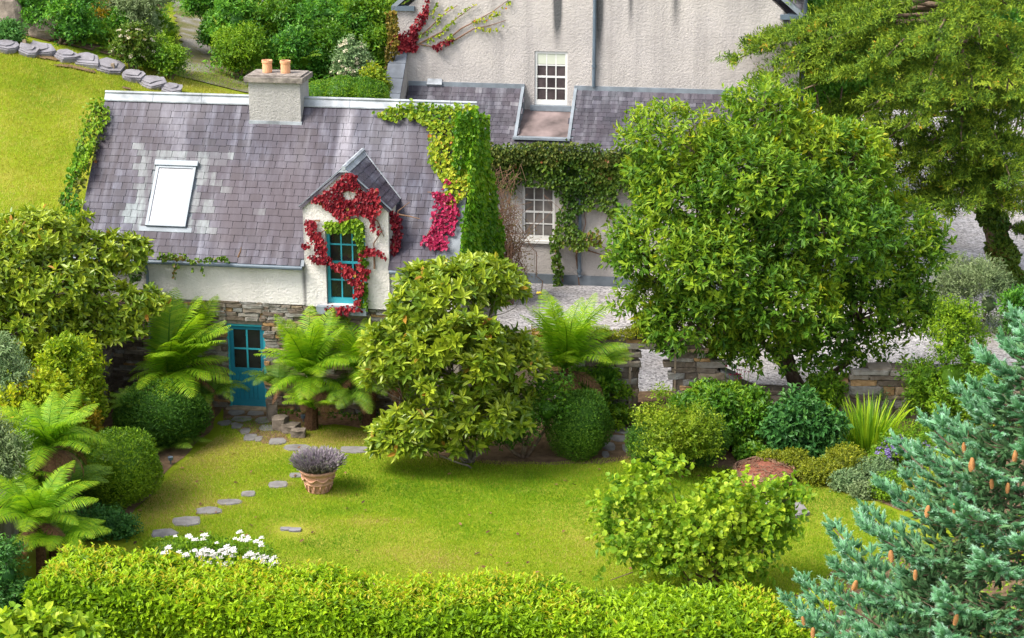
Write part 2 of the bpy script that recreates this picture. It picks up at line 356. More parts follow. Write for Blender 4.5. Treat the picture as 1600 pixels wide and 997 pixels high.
def shell(lobes, n, lo=.72, hi=1.06, inner=.72, rough=.12, front=0.0):
    """points spread over the outside of a set of ellipsoids: (centres, outward directions)"""
    C = np.array([l[0] for l in lobes]); Rr = np.array([l[1] for l in lobes]); w = (Rr.prod(1)) ** (2/3); w /= w.sum()
    k = rng.choice(len(lobes), size=int(n * 1.8), p=w); d = rdirs(len(k))
    if front: d[:, 1] -= front * rng.random(len(k)); d = nrm(d)
    rad = lo + (hi - lo) * rng.random(len(k)) ** .6
    rad = rad * (1 + rough * waves(d * 3 + C[k] * .7, 1.3, 5))
    X = C[k] + d * Rr[k] * rad[:, None]; O = nrm(d / Rr[k])
    keep = np.ones(len(X), bool)
    for j in range(len(lobes)):
        q = (((X - C[j]) / Rr[j]) ** 2).sum(1); keep &= (q > inner**2) | (k == j)
    X, O = X[keep][:n], O[keep][:n]
    return X, O
def sprig(C, O, k, L, W, slen, r0=None, up=.45, jit=.5, flat=.6):
    n = len(C); T = nrm(O + UP * up + rng.normal(size=(n, 3)) * jit)
    r0 = rng.random(n) if r0 is None else r0
    Cc = np.repeat(C, k, 0); Tt = np.repeat(T, k, 0); rr = np.repeat(r0, k)
    m = len(Cc); tpos = np.tile(np.linspace(0, 1, k), n); rad = nrm(np.cross(Tt, rdirs(m)))
    Pp = Cc + Tt * (tpos * slen)[:, None] + rng.normal(size=(m, 3)) * slen * .08
    D = nrm(rad + Tt * (.35 + .6 * tpos)[:, None]); N = nrm(Tt + UP * flat + rng.normal(size=(m, 3)) * .45)
    s = rng.uniform(.7, 1.2, m)
    r = np.clip(.55 * rr + .45 * rng.random(m) + .12 * (tpos - .5), 0, 1)
    return [Pp, D, N, L * s, W * s * rng.uniform(.85, 1.15, m), r]
def rosette(C, O, k, L, W, up=.6, jit=.45):
    n = len(C); T = nrm(O + UP * up + rng.normal(size=(n, 3)) * jit); r0 = rng.random(n)
    Cc = np.repeat(C, k, 0); Tt = np.repeat(T, k, 0); m = len(Cc)
    a = nrm(np.cross(Tt, np.array([.3, .5, .81]))); b = np.cross(Tt, a)
    ang = np.tile(np.arange(k) * 2.399, n) + np.repeat(rng.uniform(0, 6.28, n), k); el = np.tile(np.linspace(.1, 1.1, k), n)
    rad = a * np.cos(ang)[:, None] + b * np.sin(ang)[:, None]
    D = nrm(rad + Tt * (el + rng.normal(size=m) * .2)[:, None]); N = nrm(Tt - rad * .3 + rng.normal(size=(m, 3)) * .2)
    s = rng.uniform(.65, 1.15, m); Pp = Cc - Tt * ((1 - el) * .06)[:, None]
    r = np.clip(.45 * np.repeat(r0, k) + .40 * rng.random(m) + .15 * el, 0, 1)
    return [Pp, D, N, L * s, W * s, r]
def scatter(C, O, L, W, up=.3, jit=.7, lift=.5):
    n = len(C); tang = nrm(np.cross(O, rdirs(n)) + UP * up); D = nrm(tang + O * lift + rng.normal(size=(n, 3)) * jit * .5)
    N = nrm(O + rng.normal(size=(n, 3)) * jit); s = rng.uniform(.65, 1.25, n)
    r = np.clip(.5 + .28 * waves(C, 1.6, 3) + rng.normal(size=n) * .2, 0, 1)
    return [np.array(C), D, N, L * s, W * s, r]
def core_mesh(mb_lobes, scale, org, name='core'):
    V, F, b = [], [], 0
    for c, r in mb_lobes:
        nu, nv = 14, 9; vs = []
        for j in range(nv + 1):
            for i in range(nu):
                th = math.pi * j / nv; ph = 2 * math.pi * i / nu; d = np.array([math.sin(th)*math.cos(ph), math.sin(th)*math.sin(ph), math.cos(th)])
                q = c + d * r * scale * (1 + .16 * mnoise.noise(Vector(d * 2.2 + c)))
                vs.append(q - np.asarray(org))
        V += vs; F += [(b + j*nu+i, b + (j+1)*nu+i, b + (j+1)*nu+(i+1) % nu, b + j*nu+(i+1) % nu) for j in range(nv) for i in range(nu)]; b = len(V)
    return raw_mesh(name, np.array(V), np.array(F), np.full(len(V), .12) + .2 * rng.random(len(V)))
def limb(mb, a, b, r0, r1, bend=.12, n=5, sides=6):
    a = np.asarray(a, float); b = np.asarray(b, float); L = np.linalg.norm(b - a); off = rng.normal(size=3) * L * bend
    pts = []; 
    for i in range(n + 1):
        t = i / n; pts.append(a + (b - a) * t + off * math.sin(math.pi * t) + rng.normal(size=3) * L * .015 * (0 < i < n))
    mb.tube(pts, [r0 + (r1 - r0) * i / n for i in range(n + 1)], sides); return pts
def mklobes(base, lobes, flat=1.0):
    out = []
    for l in lobes:
        px, py, rx, ry = l[:4]; dy = l[4] if len(l) > 4 else 0.0; Y = base[1] + dy; m = mpp(Y)
        out.append((P(px, py, Y), np.array([rx*m, min(rx, ry*1.4)*m*flat, ry*m/CP*.98])))
    return out
def plant(name, label, cat_, base, lobes, mat, n, style='sprig', k=9, L=.1, W=.05, slen=.2, shape='diamond', group=None,
          trunk=True, tr=.06, tmat='bark', core=.78, leaf_parts=0, front=0.0, lo=.72, inner=.72, up=.45, part='crown', limbs=None, rough=.12, flatd=1.0, flowers=None, clump=None):
    base = np.asarray(base, float); LB = mklobes(base, lobes, flatd)
    if style != 'scatter': LB = [(c, np.maximum(r - .55 * slen, r * .6)) for c, r in LB]
    o = empty(name, base, label=label, cat=cat_, group=group)
    auto = clump == 'auto'
    if auto: clump = (int(8 * len(LB)), .40 * float(np.mean([r.min() for _, r in LB])))
    if clump:
        cn, cr = clump; cc, co = shell(LB, cn, lo=.72 if auto else .58, hi=.98 if auto else .82, inner=.85, rough=rough); LC_ = [(c + o_ * cr * -.15, np.array([1, 1, .78]) * cr * rng.uniform(.5, 1.3)) for c, o_ in zip(cc, co)]
        X, O = shell(LC_, int(n * 1.25), lo=.72, inner=.74, rough=.15); kz = O[:, 2] > -.45; X, O = X[kz], O[kz]; cs_ = np.array([c for c, _ in LC_]); X0, O0 = shell(LB, n // 8, lo=.35, hi=.8, inner=.3)
        X, O = np.concatenate([X, X0]), np.concatenate([O, O0])
    else: X, O = shell(LB, n, lo=lo, inner=inner, front=front, rough=rough)
    gz = X[:, 2] > base[2] - .02; X, O = X[gz], O[gz]
    cv = 0
    if clump:
        cid = np.concatenate([((x[:, None, :] - cs_[None]) ** 2).sum(2).argmin(1) for x in np.array_split(X, 12)]); cv = rng.normal(size=len(cs_))[cid] * .17
    if style == 'sprig': A = sprig(X, O, k, L, W, slen, up=up, r0=np.clip(.48 + cv + .28*waves(X, 1.1, 11) + .22*waves(X, .45, 12) + rng.normal(size=len(X))*.2, 0, 1))
    elif style == 'rosette': A = rosette(X, O, k, L, W, up=up)
    else: A = scatter(X, O, L, W)
    keep = np.ones(len(A[0]), bool)
    if leaf_parts:
        _, Nn, _ = ortho(A[1], A[2]); view = nrm(CAM - A[0])
        score = (A[0][:, 1] - A[0][:, 2] * .3) - 1.5 * np.abs((Nn * view).sum(1)) - 2.0 * A[3]
        idx = np.argsort(score)[:leaf_parts]; keep[idx] = False
        leaf_objects(o, A, idx, mat, shape, base)
    link(part, leaf_mesh(part, sub(A, keep), shape, org=base), mat, o, kind='stuff' if leaf_parts else None)
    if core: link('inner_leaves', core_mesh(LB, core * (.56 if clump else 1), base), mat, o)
    if trunk:
        mb = MB(); cs = [l[0] for l in LB]; mid = np.mean(cs, 0)
        b0 = np.zeros(3)
        for c in (cs if limbs is None else limbs):
            limb(mb, b0 + rng.normal(size=3) * [tr, tr, 0], (np.asarray(c) - base) * .92, tr, tr * .3, n=5)
        if not core:
            pick = rng.choice(len(X), min(len(X), 60 + len(X)//30), replace=False)
            for i in pick:
                j = int(np.argmin([np.linalg.norm(X[i] - c) for c in cs])); limb(mb, (cs[j] - base) * .85, X[i] - base, tr*.3, tr*.08, n=4, sides=4)
        mb.build('trunk', M[tmat], o, smooth=True)
    if flowers:
        fn, fm, fs, fname = flowers; idx = rng.choice(len(X), min(fn, len(X)), replace=False)
        idx = [i for i in idx if O[i][1] < .35 or O[i][2] > .3]
        flower_heads(o, X[idx] + O[idx] * (.03 + .6 * slen), O[idx], fs, fm, base, fname)
    return o, A, LB
_heads = {}
def flower_heads(parent, X, O, size, mat, org, name='flower_head'):
    if (mat.name, name) not in _heads:
        vs = []
        for v in range(3):
            d = rdirs(16); d[:, 2] = np.abs(d[:, 2]); d[:8, 2] *= .2; d = nrm(d)
            A = leaf_arr(d * .15, d, nrm(np.cross(d, rdirs(16)) + UP), .85, .5, rng.random(16)); me = leaf_mesh(name, A, 'diamond'); me.materials.append(mat); vs.append(me)
        _heads[(mat.name, name)] = vs
    for i in range(len(X)):
        o = link(name, _heads[(mat.name, name)][i % 3], None, parent, X[i] - np.asarray(org)); s = size * rng.uniform(.7, 1.2)
        o.scale = (s, s, s * .7); o.rotation_euler = Vector(O[i] + UP).to_track_quat('Z', 'X').to_euler()

# ------------------------------------------------------------------ buildings' frames and the terrain
d0 = G(385, 640, 0); CF = Frame((d0[0], d0[1], 0), AF)         # cottage: origin at the foot of its teal door
h0 = G(905, 445, 0); HF = Frame((h0[0], h0[1], 0), AF)         # house: origin at the foot of its garden wall downpipe
CU0, CU1, CD = -4.25, 5.25, 5.7                                # cottage extents in its own u and v
CU0 = CF.hit(118, 400)[0]; CU1 = CF.hit(716, 418)[0]
def sstep(a, b, x): t = np.clip((x - a) / (b - a), 0, 1); return t * t * (3 - 2 * t)
def hgt(x, y):
    x = np.asarray(x, float); y = np.asarray(y, float)
    u = (x - CF.o[0]) * CF.u[0] + (y - CF.o[1]) * CF.u[1]; v = (x - CF.o[0]) * CF.v[0] + (y - CF.o[1]) * CF.v[1]
    prof = np.interp(y, [30, 37, 44, 46.5, 50, 54, 58, 62, 120, 400], [0.6, 1.6, 2.0, 3.0, 4.8, 5.7, 6.3, 6.3, 6.6, 40])
    lat = np.clip((-9.9 - x) * .25, -.5, 1.5) * sstep(50, 58, y)
    prof = prof + lat
    left = sstep(-10.15, -10.45, x) * sstep(60, 47, y) * (v < .3) + (v >= .3) * sstep(CU0 + .05, CU0 - .3, u)
    back = sstep(CD - .9, CD + .3, v) * sstep(-3.5, -4.1, x)
    m = np.clip(np.maximum(left, back), 0, 1) * sstep(29, 31, y + 0 * x + 2)
    far = sstep(92, 130, y) * (y - 90) * .12
    side = sstep(16, 40, x) * 3.0 * 0
    return prof * m + far * (1 - m) + side
def axis(fine0, fine1, step, far):
    a = list(np.arange(fine0, fine1 + 1e-6, step)); s = step
    lo, hi = [], []
    x = fine0
    while x > -far: s *= 1.35; x -= s; lo.append(x)
    s = step; x = fine1
    while x < far: s *= 1.35; x += s; hi.append(x)
    return np.array(lo[::-1] + a + hi)
xs = axis(-22, 20, .3, 900); ys = axis(20, 95, .3, 900)
XX, YY = np.meshgrid(xs, ys); ZZ = hgt(XX, YY) + 0.0
nx, ny = len(xs), len(ys); ii = np.arange(nx * ny).reshape(ny, nx)
FF = np.stack([ii[:-1, :-1], ii[:-1, 1:], ii[1:, 1:], ii[1:, :-1]], -1).reshape(-1, 4)
def m_grass():
    t = NT('grass_ground'); v = t.pos(); n = t.noise(v, .35, 5, .6); n2 = t.noise(v, 2.3, 6, .65); f = t.noise(v, 28, 4, .7)
    c = t.ramp(n, [(.3,(.09,.155,.006)), (.5,(.16,.205,.010)), (.7,(.25,.24,.035))])
    c = t.mix(t.ramp(n2, [(.5,(0,0,0)), (.8,(.6,.6,.6))]), c, (.27,.22,.05))
    c = t.mix(t.ramp(f, [(.3,(.35,.35,.35)), (.6,(0,0,0))]), c, (.05,.09,.004))
    return t.done(t.bsdf(c, .95, .05, t.bump(f, .5, .04)))
M['grass'] = m_grass()
ground = link('ground', raw_mesh('ground', np.stack([XX, YY, ZZ], -1).reshape(-1, 3), FF), M['grass']); tag(ground, kind='structure')
ground.data.polygons.foreach_set('use_smooth', [True] * len(ground.data.polygons))
def B(px, py):
    """the point of the terrain seen at a pixel"""
    d = ray(px, py); t = 25.0
    while t < 400:
        q = CAM + d * t
        if q[2] < float(hgt(q[0], q[1])): break
        t += .1
    return q
def inpoly(poly, x, y):
    poly = np.asarray(poly); r = np.zeros(len(x), bool); j = len(poly) - 1
    for i in range(len(poly)):
        xi, yi = poly[i]; xj, yj = poly[j]
        c = ((yi > y) != (yj > y)) & (x < (xj - xi) * (y - yi) / (yj - yi + 1e-12) + xi); r ^= c; j = i
    return r
def sheet(name, pts, z, mat, wob=.12, kind='structure', parent=None, conform=False):
    """an irregular flat patch on the ground, its outline roughened"""
    pts = [np.asarray(p[:2]) for p in pts]; out = []
    for i, p in enumerate(pts):
        q = pts[(i + 1) % len(pts)]; n = max(2, int(np.linalg.norm(q - p) / .35))
        for k in range(n):
            c = p + (q - p) * k / n; out.append(c + wob * np.array([mnoise.noise(Vector((c[0]*1.3, c[1]*1.3, 1.7))), mnoise.noise(Vector((c[0]*1.3, c[1]*1.3, 9.1)))]))
    me = bpy.data.meshes.new(name); me.from_pydata([(p[0], p[1], z) for p in out], [], [tuple(range(len(out)))]); me.update()
    if me.polygons[0].normal.z < 0: me.flip_normals()
    return link(name, me, mat, parent, kind=kind)
def m_gravel():
    t = NT('gravel'); v = t.pos(); vo = t.n('ShaderNodeTexVoronoi'); vo.inputs['Scale'].default_value = 17; t.l(v, vo.inputs['Vector'])
    sx = t.n('ShaderNodeSeparateColor'); t.l(vo.outputs['Color'], sx.inputs[0])
    c = t.ramp(sx.outputs[0], [(0,(.10,.095,.10)), (.25,(.24,.23,.235)), (.6,(.33,.315,.32)), (1,(.46,.44,.44))])
    n = t.noise(v, .5, 6, .65); c = t.mix(t.ramp(n, [(.42,(0,0,0)), (.7,(.55,.55,.55))]), c, (.20,.17,.14)); n3 = t.noise(t.pos((.25, 1.6, 1), R(20)), .8, 4, .6); c = t.mix(t.ramp(n3, [(.5,(0,0,0)), (.75,(.4,.4,.4))]), c, (.13,.12,.115))
    return t.done(t.bsdf(c, .9, .2, t.bump(vo.outputs['Distance'], .6, .03)))
M['gravel'] = m_gravel()
gv = [CF.world(CU1 + .15, 1.2, 0)[:2], (-1.2, 46.6), (3, 46.55), (12, 46.4), (22, 46.2), (34, 60), (34, 86), (12, 86), (10, 74), (9, 62), HF.world(0, .1, 0)[:2], HF.world(-4.2, .1, 0)[:2], CF.world(CU1 + .1, 5.4, 0)[:2]]
sheet('gravel_yard', gv, .004, M['gravel'])
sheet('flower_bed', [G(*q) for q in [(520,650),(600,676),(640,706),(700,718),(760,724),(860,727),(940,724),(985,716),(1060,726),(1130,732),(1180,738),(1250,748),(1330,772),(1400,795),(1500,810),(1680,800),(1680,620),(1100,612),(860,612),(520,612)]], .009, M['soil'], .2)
sheet('door_path', [G(*q) for q in [(345,636),(428,636),(440,662),(452,690),(410,694),(372,676),(352,660)]], .012, M['soil'], .1)
sheet('flower_bed', [G(*q) for q in [(60,850),(150,835),(205,805),(238,765),(262,735),(300,705),(335,668),(345,630),(190,620),(60,760)]], .009, M['soil'], .15)
sheet('flower_bed', [G(*q) for q in [(255,880),(420,872),(440,905),(900,930),(1180,958),(1340,880),(1440,860),(1800,880),(1900,1300),(1250,1300),(1250,1010),(200,960)]], .009, M['soil'], .2)
def m_path():
    t = NT('mossy_path'); v = t.pos(); n = t.noise(v, .7, 5, .6); f = t.noise(v, 22, 4, .7)
    c = t.ramp(n, [(.3,(.075,.09,.015)), (.47,(.12,.11,.045)), (.6,(.21,.195,.18))]); c = t.mix(t.ramp(f, [(.35,(.4,.4,.4)), (.6,(0,0,0))]), c, (.08,.07,.04))
    return t.done(t.bsdf(c, .95, .1, t.bump(f, .5, .04)))
M['path'] = m_path()
def draped(name, pts, mat, lift=.03, step=.16):
    pts = np.array([p[:2] for p in pts]); x0, y0 = pts.min(0); x1, y1 = pts.max(0)
    gx = np.arange(x0, x1, step); gy = np.arange(y0, y1, step); X, Y = np.meshgrid(gx, gy); ok = inpoly(pts, X.ravel(), Y.ravel()).reshape(X.shape)
    Z = hgt(X, Y) + lift; n = len(gx); id_ = np.arange(X.size).reshape(X.shape)
    q = ok[:-1, :-1] & ok[1:, 1:] & ok[:-1, 1:] & ok[1:, :-1]
    F = np.stack([id_[:-1, :-1], id_[:-1, 1:], id_[1:, 1:], id_[1:, :-1]], -1)[q]
    return link(name, raw_mesh(name, np.stack([X, Y, Z], -1).reshape(-1, 3), F), mat, kind='structure')
for q_ in ([(50,88),(70,86),(104,96),(102,101),(76,97),(56,93)], [(82,104),(110,104),(150,113),(150,118),(120,112),(84,108)], [(186,136),(206,141),(206,145),(190,141)]): draped('bare_soil', [B(*q) for q in q_], M['soil'], .05, .06)
draped('garden_path', [P(262,-20,80),P(318,-20,80),P(316,20,74),P(345,80,66),P(372,110,62.5),P(400,150,58.6),P(230,150,58.6),P(285,120,62),P(270,60,68)], M['path'])
draped('shrub_bed', [(-24, 58.4), (-15.3, 58.9), (-10.6, 59.3), (-10.9, 64), (-12.2, 70), (-13.2, 80), (-24, 80)], M['soil'])
draped('shrub_bed', [(-8.2, 60.5), (-4.0, 60.5), (-4.0, 90), (-11.0, 90), (-11.0, 72), (-9.2, 66)], M['soil'])

# ------------------------------------------------------------------ slates
_sl = {}
def slate_var(w, h, mat, j, nv=24):
    key = (round(w, 3), round(h, 3), mat.name, j)
    if key not in _sl:
        g = np.random.default_rng(j * 17 + 3); t = .014; e = g.uniform(-.014, .014, 4)
        mb = MB().box(-w/2, w/2, 0, h, 0, t, rnd=(j + .5) / nv)
        vs = [list(p) for p in mb.v]
        for i in (0, 4): vs[i][1] += e[0]; 
        for i in (1, 5): vs[i][1] += e[1]
        mb.v = vs; me = mb.mesh('slate'); me.materials.append(mat); _sl[key] = me
    return _sl[key]
def slate_roof(parent, o, ud, sd, width, length, sw, ch, mat, skip=None, pale=None, n_ind=300, lap=.07, order=None, clip=None):
    """rows of slates on the plane through o spanned by ud (along the eaves) and sd (up the slope)"""
    o, ud, sd = (np.asarray(q, float) for q in (o, ud, sd)); nd = np.cross(ud, sd); nd = nd / np.linalg.norm(nd)
    items = []; rows = int(length / ch)
    for r in range(rows):
        s0 = r * ch; off = (.5 if r % 2 else 0) * sw + random.uniform(-.03, .03)
        u = off - sw
        while u < width:
            w = sw * random.uniform(.88, 1.12); a, b = max(u, 0), min(u + w, width); uc = (a + b) / 2
            if b - a > .06 and not (skip and skip(uc, s0 + ch / 2)):
                p = pale(uc, s0 + ch / 2) if pale else False
                j = random.randint(21, 23) if p else (random.randint(21, 23) if random.random() < .012 else int(np.clip(random.gauss(9.5, 5.5), 0, 20)))
                h = ch + lap; tilt = .048 + random.uniform(-.008, .014); ax = random.gauss(0, .006)
                sdt = sd * math.cos(tilt) - nd * math.sin(tilt); ndt = nd * math.cos(tilt) + sd * math.sin(tilt)
                udt = ud * math.cos(ax) + sdt * math.sin(ax); sdt = np.cross(ndt, udt)
                c = o + ud * uc + sd * s0 + nd * (.016 + random.uniform(0, .004))
                M4 = Matrix([[udt[k] * (b - a - .011) / sw, sdt[k], ndt[k], c[k]] for k in range(3)] + [[0, 0, 0, 1]])
                items.append((order(uc, s0) if order else r * 1000 + uc, j, M4))
            u += w
    items.sort(key=lambda q: q[0]); rest = items[n_ind:]
    for _, j, M4 in items[:n_ind]:
        q = link('slate', slate_var(sw, ch + lap, mat, j), None, parent); q.matrix_local = M4
    if rest:
        V, F, Rn, b = [], [], [], 0
        for _, j, M4 in rest:
            me = slate_var(sw, ch + lap, mat, j); co = np.empty(24, np.float32); me.vertices.foreach_get('co', co); co = co.reshape(8, 3)
            A = np.array(M4); V.append(co @ A[:3, :3].T + A[:3, 3]); F.append(np.array([p.vertices[:] for p in me.polygons]) + b); Rn += [(j + .5) / 24] * 8; b += 8
        link('upper_slates', raw_mesh('upper_slates', np.concatenate(V), np.concatenate(F), Rn), mat, parent, kind='stuff')
def wall_mb(u0, u1, z0, z1, v0, v1, holes=()):
    us = sorted({u0, u1, *[h[0] for h in holes], *[h[1] for h in holes]}); zs = sorted({z0, z1, *[h[2] for h in holes], *[h[3] for h in holes]}); mb = MB()
    for a, b in zip(us, us[1:]):
        for c, d in zip(zs, zs[1:]):
            if not any(h[0] <= (a+b)/2 <= h[1] and h[2] <= (c+d)/2 <= h[3] for h in holes): mb.box(a, b, v0, v1, c, d)
    return mb
def window(parent, u0, u1, z0, z1, v, cols, rows, fw, bw, mat, glass, sash=True, name='window', bottom=None, blind=0):
    """a sash window whose outer face stands at depth v: frame > glazing bars, panes"""
    bt = bottom or fw
    mb = MB(); mb.box(u0, u0+fw, v, v+.09, z0, z1); mb.box(u1-fw, u1, v, v+.09, z0, z1); mb.box(u0+fw, u1-fw, v, v+.09, z1-fw, z1); mb.box(u0+fw, u1-fw, v, v+.09, z0, z0+bt)
    w = mb.build(name, mat, parent)
    a, b, c, d = u0+fw, u1-fw, z0+bt, z1-fw; pw = (b-a)/cols; ph = (d-c)/rows; gm, bv, bh = None, None, None
    for i in range(1, cols):
        x = a + pw*i; MB().box(x-bw/2, x+bw/2, v+.018, v+.05, c, d).build('glazing_bar', mat, w)
    for j in range(1, rows):
        z = c + ph*j; k = bw * (1.7 if sash and j == rows//2 else 1)
        for i in range(cols):
            x0 = a + pw*i + (bw/2 if i else 0); x1 = a + pw*(i+1) - (bw/2 if i < cols-1 else 0)
            MB().box(x0, x1, v+.015, v+.052, z-k/2, z+k/2).build('glazing_bar', mat, w)
    for i in range(cols):
        for j in range(rows):
            MB().box(a+pw*i+bw/2, a+pw*(i+1)-bw/2, v+.036, v+.044, c+ph*j+bw/2, c+ph*(j+1)-bw/2).build('pane', glass, w)
    return w

# ------------------------------------------------------------------ dry stone walling
_st = {}
def stone_var(j, mat):
    if (j, mat.name) not in _st:
        g = np.random.default_rng(100 + j); mb = MB(); n = 6; vs = []
        for y, k in ((0, .82), (.12, 1.0), (1.0, 1.0)):
            pts = [(-.5, -.5), (0, -.5), (.5, -.5), (.5, .5), (0, .5), (-.5, .5)]
            for (x, z) in pts: vs.append((x * k + g.uniform(-.05, .05), y + g.uniform(-.08, .08) * (y < .5), z * k + g.uniform(-.10, .10)))
        fs = [(0, 1, 2, 3, 4, 5)] + [(a*6+i, a*6+(i+1) % 6, (a+1)*6+(i+1) % 6, (a+1)*6+i) for a in (0, 1) for i in range(6)]
        fs = [tuple(reversed(f)) if i == 0 else tuple(reversed(f)) for i, f in enumerate(fs)]
        fs[0] = (0, 1, 2, 3, 4, 5)
        mb.add(vs, fs, rnd=g.random()); me = mb.mesh('stone'); me.materials.append(mat); _st[(j, mat.name)] = me
    return _st[(j, mat.name)]
def stones(parent, u0, u1, z0, z1, v, sl=.42, sh=.10, top=None, holes=(), depth=.16, mat=None, name='stone', flip=None):
    """courses of flat stones standing proud of the wall face at depth v, as parts of their parent"""
    mat = mat or M['stone']; z = z0
    while z < z1 - .02:
        h = min(sh * random.uniform(.6, 1.5), z1 - z + .02); u = u0 + random.uniform(-.1, 0)
        while u < u1:
            w = sl * random.uniform(.4, 1.7); w = min(w, u1 - u + .05); uc, zc = u + w/2, z + h/2
            ok = not any(a < uc < b and c < zc < d for a, b, c, d in holes) and (top is None or zc < top(uc))
            if ok and w > .05:
                q = link(name, stone_var(random.randint(0, 23), mat), None, parent)
                q.scale = (w * .97, depth, h * .92); q.rotation_euler = (0, random.gauss(0, .025), 0)
                q.location = (uc, v - .05 + random.gauss(0, .018), zc)
                if flip: flip(q)
            u += w
        z += h

# ------------------------------------------------------------------ the cottage
cott = empty('cottage', CF.o, -AF, label='low white cottage with purple slate roof, dormer with teal window and teal door', cat='cottage')
zE = CF.hit(400, 409)[1]                                        # eaves
rp = R(50); RL = 4.42; HD = RL * math.cos(rp); RISE = RL * math.sin(rp)
OV = .16                                                        # eaves overhang
ro = np.array([CU0, -OV, zE - .02]); rs = np.array([0, math.cos(rp), math.sin(rp)]); rn = np.array([0, -math.sin(rp), math.cos(rp)])
LR = RL + OV / math.cos(rp) * .3
zR = ro[2] + LR * math.sin(rp); vR = ro[1] + LR * math.cos(rp)
uD0, _ = CF.hit(477, 420); uD1, _ = CF.hit(609, 420); uA, zA = CF.hit(543, 265); _, zS = CF.hit(480, 320)   # dormer
uW0, zW0 = CF.hit(512, 474); uW1, zW1 = CF.hit(571, 352)
zB = CF.hit(420, 474)[1]                                        # foot of the white render
uDo0 = CF.hit(356, 600)[0]; uDo1 = CF.hit(416, 600)[0]; zDo = CF.hit(390, 508)[1]
CX = mu(CF.o[0], CF.o[1])
M['lime_render'] = m_render('lime_render', (.64,.60,.55), (.68,.645,.61), .3, [(CX + uD0 - .02, .09, zE, zE - .35, 1.1), (CX + uD0 - .02, .16, zE-1.2, zE - .2, .7)])  # dark upright strips on the wall beside the dormer's edge
M['chimney_render'] = m_render('chimney_render', (.34,.325,.31), (.38,.36,.345), .5, [])
vB = CF.hit(0, 0, 0)
wall_mb(CU0, CU1, zB, zE + .02, 0, .4, [(uW0, uW1, zB, zE + .02)]).box(CU0 + .01, CU1 - .01, .4, CD, zB, zE - .6).build('upper_wall', M['lime_render'], cott)
wall_mb(CU0 + .01, CU1 - .01, 0, zB - .003, .06, CD - .02, [(uDo0, uDo1, 0, zDo)]).build('lower_wall', M['stone'], cott)
stones(cott, CU0 + .2, uDo0 - .02, .1, zB, .05, .36, .085)
stones(cott, uDo0 - .1, uDo1 + .1, zDo + .10, zB, .05, .34, .085)
stones(cott, uDo1 + .02, uD1 + .6, .05, zB - .02, .05, .36, .085)
for ug in (CU0 + .02, CU1 - .26):                               # gable walls
    MB().slab([(ug, .02, zE), (ug, CD - .02, zE), (ug, vR, zR - .12)], (.24, 0, 0)).build('gable', M['lime_render'], cott)
mb = MB()
sD = 1.0
for (a, b, s0, s1) in ((0, uD0 - CU0 + .005, 0, sD), (uD1 - CU0 - .005, CU1 - CU0, 0, sD), (0, CU1 - CU0, sD, LR)):
    mb.slab([ro + [a, 0, 0] + rs*s0, ro + [b, 0, 0] + rs*s0, ro + [b, 0, 0] + rs*s1, ro + [a, 0, 0] + rs*s1], -rn * .08)
bk = np.array([0, -math.cos(rp), math.sin(rp)]); bo = np.array([CU0, 2*vR + OV, ro[2]]); bnn = np.array([0, math.sin(rp), math.cos(rp)])
mb.slab([bo, bo + bk * LR, bo + bk * LR + [CU1 - CU0, 0, 0], bo + [CU1 - CU0, 0, 0]], -bnn * .08)
roof = mb.build('roof', M['leaddark'], cott)
def on_roof(px, py):
    q = CF.hitp(px, py, ro, rn); return q[0] - CU0, (q - ro) @ rs
sk = [on_roof(*q) for q in ((246, 258), (309, 262), (290, 357), (229, 354))]
su0 = (sk[0][0] + sk[3][0]) / 2; su1 = (sk[1][0] + sk[2][0]) / 2; ss0 = (sk[2][1] + sk[3][1]) / 2; ss1 = (sk[0][1] + sk[1][1]) / 2
ivy_edge = [on_roof(*q) for q in ((640, 172), (672, 200), (690, 260), (690, 330), (660, 375), (655, 415))]
dv0 = (uD0 - CU0, uD1 - CU0)
def dormer_skip(u, s):
    if u > CU1 - CU0 - .55: return True
    if su0 + .02 < u < su1 - .02 and ss0 + .02 < s < ss1 - .02: return True
    z = ro[2] + s * math.sin(rp)
    if dv0[0] < u < dv0[1]:
        lim = zS + (zA - zS) * (1 - abs(u - (dv0[0] + dv0[1]) / 2) / ((dv0[1] - dv0[0]) / 2)); return z < lim - .06
    return False
def paleq(u, s):
    du = max(su0 - u, u - su1, 0); ds = max(ss0 - s, 0) if s < ss0 else max(s - ss1, 0)
    if s < ss0 - .05: return False
    e = .46 + .25 * math.sin(s * 9.0) * (1 if u > su1 else -.6)
    return (du < e and s < ss1 + .05) or (s >= ss1 and ds < .46 and su0 - .55 < u < su1 + .85)
slate_roof(roof, ro, (1, 0, 0), rs, CU1 - CU0, LR - .05, .32, .188, M['slate'], dormer_skip, paleq)
# ridge
u = CU0
ch0 = CF.hitp(392, 180, (0, vR - .3, 0), (0, 1, 0))[0]; ch1 = CF.hitp(472, 180, (0, vR - .3, 0), (0, 1, 0))[0]
while u < CU1 - .1:
    w = 1.28; a, b = u + .004, min(u + w, CU1) - .004
    for (c, d) in ((a, min(b, ch0)), (max(a, ch1), b)):
        if d - c > .05:
            r1 = np.array([0, vR, zR]); MB().slab([(c, *(r1 + rn*.05 - rs*.14)[1:]), (d, *(r1 + rn*.05 - rs*.14)[1:]), (d, vR, zR + .10), (c, vR, zR + .10)], (0, 0, .03)) \
                .slab([(c, vR + .005, zR + .10), (d, vR + .005, zR + .10), (d, vR + .17, zR - .07), (c, vR + .17, zR - .07)], (0, 0, .03)).tube([(c, vR, zR + .13), (d, vR, zR + .13)], .045, 6).build('ridge_tile', M['leadpale'], cott)
    u += w
